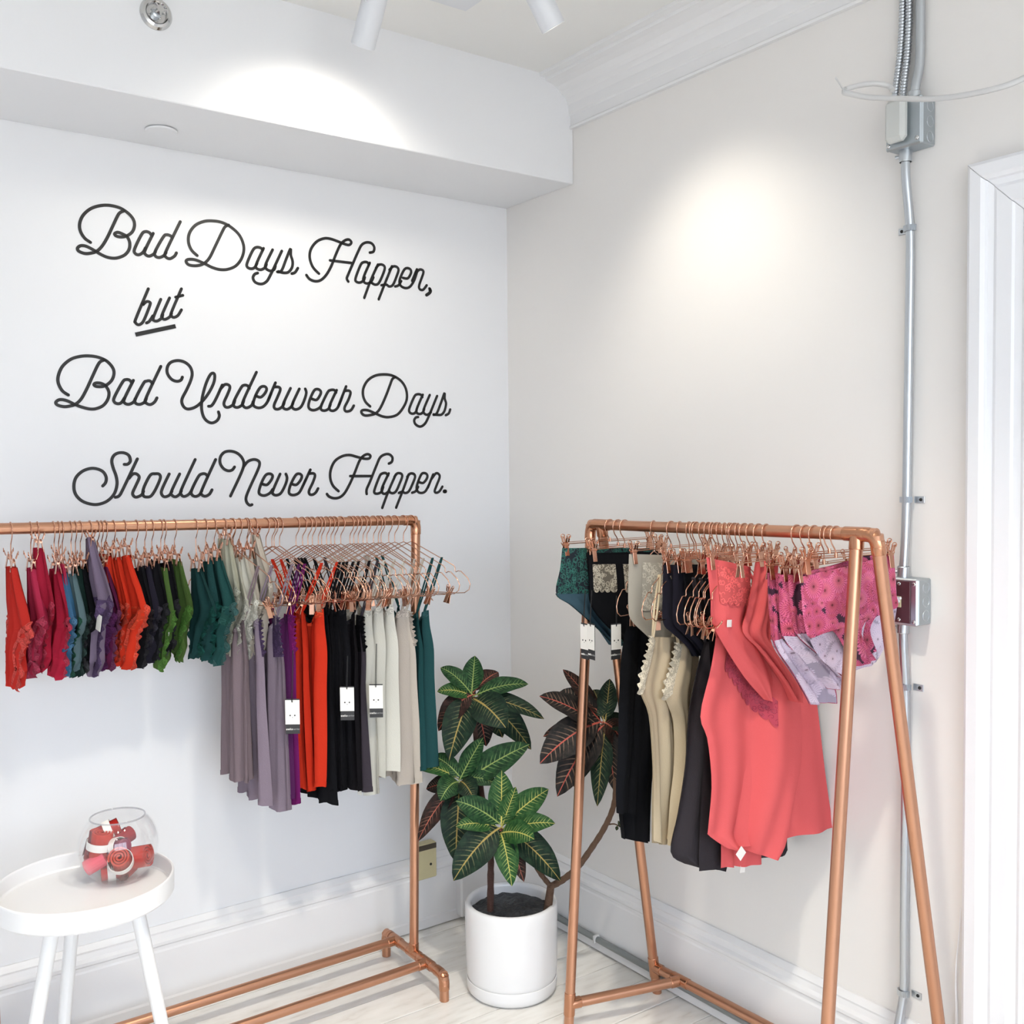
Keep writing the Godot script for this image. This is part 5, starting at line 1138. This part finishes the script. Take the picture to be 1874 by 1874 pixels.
	# head, tip pixel, tip depth change, width px, arch, leaf kind
	var LV := [
		[0, 869, 1200, 0.02, 37, 0.004, 0], [0, 967, 1252, 0.00, 34, 0.03, 0], [0, 996, 1316, -0.04, 33, 0.04, 1], [0, 926, 1332, -0.10, 58, 0.03, 1], [0, 972, 1372, 0.04, 44, 0.06, 1], [0, 806, 1222, 0.02, 30, 0.03, 0], [0, 800, 1266, -0.02, 28, 0.03, 3], [0, 802, 1338, -0.03, 42, 0.05, 4], [0, 822, 1392, -0.08, 56, 0.05, 1], [0, 912, 1230, 0.09, 34, 0.02, 4], [0, 890, 1366, 0.04, 44, 0.04, 2], [0, 920, 1350, 0.09, 44, 0.04, 1], [0, 850, 1300, 0.10, 40, 0.03, 1],
		[1, 884, 1350, 0.02, 34, 0.01, 0], [1, 969, 1362, 0.00, 46, 0.02, 0], [1, 752, 1404, -0.02, 24, 0.04, 3], [1, 792, 1384, 0.03, 30, 0.03, 0], [1, 806, 1466, -0.07, 40, 0.04, 0], [1, 912, 1436, -0.02, 26, 0.03, 0], [1, 765, 1540, -0.02, 34, 0.06, 4], [1, 834, 1578, -0.06, 56, 0.05, 1], [1, 868, 1464, -0.08, 36, 0.03, 1], [1, 780, 1444, 0.06, 30, 0.02, 2], [1, 800, 1500, 0.06, 44, 0.05, 2], [1, 880, 1500, 0.03, 44, 0.05, 1],
		[2, 918, 1410, 0.03, 44, 0.0, 3], [2, 944, 1440, -0.01, 30, 0.0, 3], [2, 1004, 1444, 0.00, 42, 0.02, 3], [2, 1016, 1507, -0.04, 36, 0.03, 3], [2, 978, 1536, -0.09, 40, 0.03, 3], [2, 1026, 1612, -0.05, 52, 0.05, 1], [2, 959, 1614, -0.05, 32, 0.04, 4], [2, 937, 1622, -0.09, 40, 0.05, 3], [2, 830, 1612, -0.08, 58, 0.05, 1], [2, 834, 1466, -0.03, 40, 0.03, 0], [2, 834, 1513, -0.05, 28, 0.03, 3], [2, 845, 1595, 0.02, 48, 0.05, 2], [2, 930, 1590, 0.06, 40, 0.05, 1], [2, 880, 1570, 0.05, 40, 0.04, 1],
		[3, 987, 1274, -0.04, 46, 0.03, 2], [3, 1024, 1266, 0.03, 42, 0.04, 2], [3, 1030, 1225, 0.06, 30, 0.02, 4], [3, 1116, 1242, 0.03, 34, 0.0, 1], [3, 994, 1348, 0.03, 30, 0.03, 4], [3, 988, 1398, -0.06, 60, 0.05, 2], [3, 1020, 1458, -0.03, 58, 0.06, 2], [3, 1093, 1476, -0.04, 36, 0.05, 1], [3, 1126, 1450, 0.0, 38, 0.05, 2], [3, 1150, 1378, 0.02, 40, 0.04, 4], [3, 1148, 1330, 0.03, 36, 0.03, 1], [3, 1086, 1262, 0.06, 34, 0.02, 1], [3, 1050, 1440, 0.04, 44, 0.05, 1], [3, 1142, 1420, 0.05, 40, 0.05, 2]]
	var heads := [h1, h2, h3, h4]; var dep := [d1, d2, d3, d4]; var i := 0
	for e in LV:
		var a: Vector3 = heads[e[0]] + Vector3(rng.randf_range(-0.008, 0.008), rng.randf_range(-0.02, 0.006), rng.randf_range(-0.008, 0.008))
		var tip := at_d(dep[e[0]] + e[3], e[1], e[2])
		tip.x = min(tip.x, -0.022); tip.z = max(tip.z, 0.03)
		var m := leaf_mesh(a - org, tip - org, e[4] * dep[e[0]] / F * 1.12, e[5], rng.randf_range(-0.25, 0.25), rng.randf())
		obj("leaf", m, M.leafm[e[6]], o); i += 1
	for e in [[1136, 1514, 1131, 1502], [1136, 1514, 1140, 1520], [1130, 1511, 1128, 1520]]:
		var a2 := at_d(3.03, e[0], e[1]); var b2 := at_d(3.02, e[2], e[3]); obj("leaf", leaf_mesh(a2 - org, b2 - org, 0.010, 0.0, 0.0, 0.3), M.leafm[1], o)

# ---------------------------------------------------------------- side table and bowl
func make_table():
	var ht := 0.622
	var c := at_y(ht, 157, 1637); var r := 0.197
	var t := thing("side_table", "round white tray table on three splayed legs", "side table", Vector3(c.x, 0, c.z))
	var s := Soup.new()
	s.lathe([Vector2(0, ht - 0.012), Vector2(r - 0.012, ht - 0.012), Vector2(r - 0.004, ht - 0.011), Vector2(r, ht - 0.006), Vector2(r, ht + 0.035), Vector2(r - 0.001, ht + 0.038), Vector2(r - 0.003, ht + 0.039), Vector2(r - 0.005, ht + 0.038), Vector2(r - 0.006, ht + 0.035), Vector2(r - 0.007, ht + 0.004), Vector2(r - 0.010, ht), Vector2(0, ht)], 96, Vector3.ZERO, false); obj("tray_top", done(s), M.white, t)
	# legs: top under the tray, foot splayed out on the floor
	for e in [[100, 1700, 66, 1874], [141, 1712, 117, 1874], [248, 1692, 296, 1874]]:
		var ang_d: float = {100: -0.09, 141: 0.10, 248: 0.0}[e[0]]
		var dc := (c - EYE).dot(vw)
		var a := at_d(dc + ang_d, e[0], e[1] - 6); a.y = ht - 0.011
		var b := at_d(dc + ang_d, e[2], e[3]); var d := (b - a); var f := a + d * ((ht - 0.011) / -d.y)
		f += Vector3(f.x - c.x, 0, f.z - c.z).normalized() * 0.0
		s = Soup.new(); s.tube([a - t.position, a.lerp(f, 0.5) - t.position, Vector3(f.x, 0.0, f.z) - t.position], [0.0165, 0.0155, 0.0115], 20); obj("leg", done(s), M.white, t)
	# glass bowl
	var bc := at_y(ht, 218, 1607); var R := 0.0935
	var y0 := 0.010
	var prof := []; var cy := 0.083
	var a0 := -asin(clamp((cy - 0.001) / R, -1, 1)); var a1 := deg_to_rad(47)
	prof.append(Vector2(0, 0.001))
	for k in 33:
		var a: float = lerp(a0, a1, k / 32.0); prof.append(Vector2(cos(a) * R, cy + sin(a) * R))
	var lip: Vector2 = prof[prof.size() - 1]; prof.append(lip + Vector2(-0.001, 0.002)); prof.append(lip + Vector2(-0.0025, 0.001))
	for k in 33:
		var a: float = lerp(a1, a0 + 0.06, k / 32.0); prof.append(Vector2(cos(a) * (R - 0.003), cy + sin(a) * (R - 0.003)))
	prof.append(Vector2(0, 0.004))
	s = Soup.new(); s.lathe(prof, 72)
	var o := thing("glass_bowl", "round glass bowl filled with rolled red underwear on the table", "bowl", Vector3(bc.x, ht + 0.0005, bc.z)); obj("bowl_wall", done(s), M.glass, o)
	s = Soup.new(); var rg := []
	for k in 64: rg.append(Vector3(cos(TAU * k / 64) * (lip.x - 0.001), lip.y + 0.001, sin(TAU * k / 64) * (lip.x - 0.001)))
	s.tube(rg, 0.0021, 8, true); obj("rim", done(s), M.glass_rim, o)
	var tx := Vector3(bc.x, ht + cy, bc.z)
	# rolled pieces: pixel, depth offset, roll radius, length, axis, colour, label
	var items := [
		[199, 1519, 0.01, 0.022, 0.050, Vector3(0.9, 0.35, 0.2), rgb(176, 40, 36), "dark red rolled brief on the very top of the bowl", true, 0],
		[184, 1545, -0.02, 0.030, 0.062, Vector3(0.12, 1, 0.1), rgb(214, 72, 56), "big orange red rolled brief standing upright with white band", true, 0],
		[224, 1534, 0.02, 0.022, 0.052, Vector3(1, 0.3, -0.4), rgb(160, 40, 52), "deep red rolled brief behind the lace one", false, 0],
		[216, 1550, -0.025, 0.021, 0.046, Vector3(0.5, 0.3, 0.9), rgb(130, 50, 74), "maroon lace rolled brief in the middle of the bowl", true, 1],
		[159, 1556, 0.0, 0.019, 0.048, Vector3(0.2, 1, 0.3), rgb(160, 58, 58), "dusty red rolled brief against the outer side of the glass", false, 0],
		[172, 1581, -0.035, 0.022, 0.050, Vector3(0.8, 0.45, 0.3), rgb(222, 96, 112), "pink lace rolled brief low in the bowl", false, 1],
		[222, 1584, -0.055, 0.027, 0.052, Vector3(-0.35, 0.75, 0.75), rgb(208, 76, 58), "orange rolled brief showing its spiral end and paper band", true, 0],
		[257, 1572, 0.0, 0.030, 0.060, Vector3(0.7, 0.2, 0.7), rgb(206, 58, 46), "plain red rolled brief lying toward the wall side", false, 0],
		[202, 1601, -0.015, 0.020, 0.046, Vector3(1, 0.05, 0.2), rgb(204, 70, 66), "salmon red rolled brief at the bottom of the bowl", true, 0],
		[236, 1598, 0.0, 0.019, 0.046, Vector3(0.6, 0.1, -0.6), rgb(198, 78, 74), "faded red rolled brief at the bottom of the bowl", false, 0],
		[214, 1566, 0.035, 0.024, 0.050, Vector3(1, 0.1, 0.4), rgb(70, 66, 110), "violet rolled brief with white band deep in the bowl", true, 0],
		[190, 1572, 0.04, 0.022, 0.050, Vector3(0.3, 0.9, -0.5), rgb(170, 48, 44), "brick red rolled brief at the back of the bowl", false, 0]]
	var dcb := (tx - EYE).dot(vw)
	for e in items:
		var p := at_d(dcb + e[2], e[0], e[1]); var off: Vector3 = p - tx
		if off.length() > R - e[3] - 0.010: off = off.normalized() * (R - e[3] - 0.010)
		p = tx + off
		var z: Vector3 = e[5].normalized(); var x := z.cross(Vector3(0.2, 0.3, 1)).normalized(); var bs := Basis(x, z.cross(x), z)
		var it := thing("rolled_brief", e[7], "underwear", p, bs)
		s = Soup.new(); var sp := []
		for k in 61:
			var f := k / 60.0; var a := f * TAU * 3.4; sp.append(Vector2(cos(a), sin(a)) * lerp(e[3] * 0.12, e[3] - 0.002, f) * (1.0 + 0.03 * sin(a * 2.0)))
		ribbon(s, sp, 0.0021, e[4], false)
		for k in s.p.size(): s.p[k].z -= e[4] * 0.5
		obj("roll", done(s), lace_mat(e[6]) if e[9] == 1 else cloth_mat(e[6]), it)
		if e[8]:
			s = Soup.new(); s.lathe([Vector2(e[3] + 0.001, -0.009), Vector2(e[3] + 0.0022, -0.009), Vector2(e[3] + 0.0022, 0.009), Vector2(e[3] + 0.001, 0.009)], 32, Vector3.ZERO, false); var bd := obj("paper_band", done(s), M.paper, it); bd.rotation.x = PI / 2; bd.set_meta("label", "white paper band")

# ---------------------------------------------------------------- the scene
func _ready():
	rng.seed = 20
	var w := Vector3(sin(YAW) * cos(PITCH), sin(PITCH), -cos(YAW) * cos(PITCH)); var r0 := Vector3(cos(YAW), 0, sin(YAW)); var u0 := r0.cross(w)
	vw = w; vr = r0 * cos(ROLL) + u0 * sin(ROLL); vu = -r0 * sin(ROLL) + u0 * cos(ROLL)
	var cam := Camera3D.new(); cam.name = "camera"; cam.transform = Transform3D(Basis(vr, vu, -vw), EYE); cam.fov = rad_to_deg(2.0 * atan(937.0 / F)); cam.near = 0.05; cam.current = true; add_child(cam)
	var env := Environment.new(); env.background_mode = Environment.BG_SKY; env.tonemap_mode = Environment.TONE_MAPPER_LINEAR; env.tonemap_exposure = EXPO
	env.sdfgi_enabled = true; env.ssao_enabled = true; env.ssil_enabled = true
	var sk := ProceduralSkyMaterial.new(); sk.sky_top_color = Color(0.86, 0.92, 1.0); sk.sky_horizon_color = Color(0.935, 0.965, 1.0); sk.ground_bottom_color = Color(0.90, 0.90, 0.89); sk.ground_horizon_color = Color(0.95, 0.955, 0.96); sk.sky_energy_multiplier = SKY; sk.ground_energy_multiplier = SKY * 0.86; sk.sun_angle_max = 0.0
	var sky := Sky.new(); sky.sky_material = sk; env.sky = sky
	var we := WorldEnvironment.new(); we.name = "world_environment"; we.environment = env; add_child(we)
	make_materials()
	M.lace_greige = lace_mat(rgb(206, 200, 186)); M.lace_coral = lace_mat(rgb(240, 110, 110))
	make_room()
	track_lamp("white track spotlight aimed at the lettered wall", at_d(2.62, 664, 84), Vector3(-0.95, 1.72, 0.0), SPOT_A, 72.0)
	track_lamp("white track spotlight aimed at the right wall", at_d(2.55, 1013, 50), Vector3(0.0, 1.85, 1.05), SPOT_B, 42.0)
	# the rest of the shop's track lamps, out of view above and behind
	for e in [[-1.9, 2.0, -1.65, 1.25, 42.0, 1.0], [-3.0, 2.2, -2.9, 2.0, 42.0, 1.2], [-1.15, 1.95, -0.85, 1.32, 46.0, 1.5], [-2.6, 3.6, -2.6, 3.4, 62.0, 2.4]]:
		track_lamp("white track spotlight shining down into the shop", Vector3(e[0], 2.70, e[1]), Vector3(e[2], 0.0, e[3]), SPOT_C * e[5], e[4], "shop track spotlights")
	make_ceiling_things()
	make_lettering()
	make_wiring()
	make_racks()
	make_long_rack_stock()
	make_aframe_stock()
	make_plant()
	make_table()
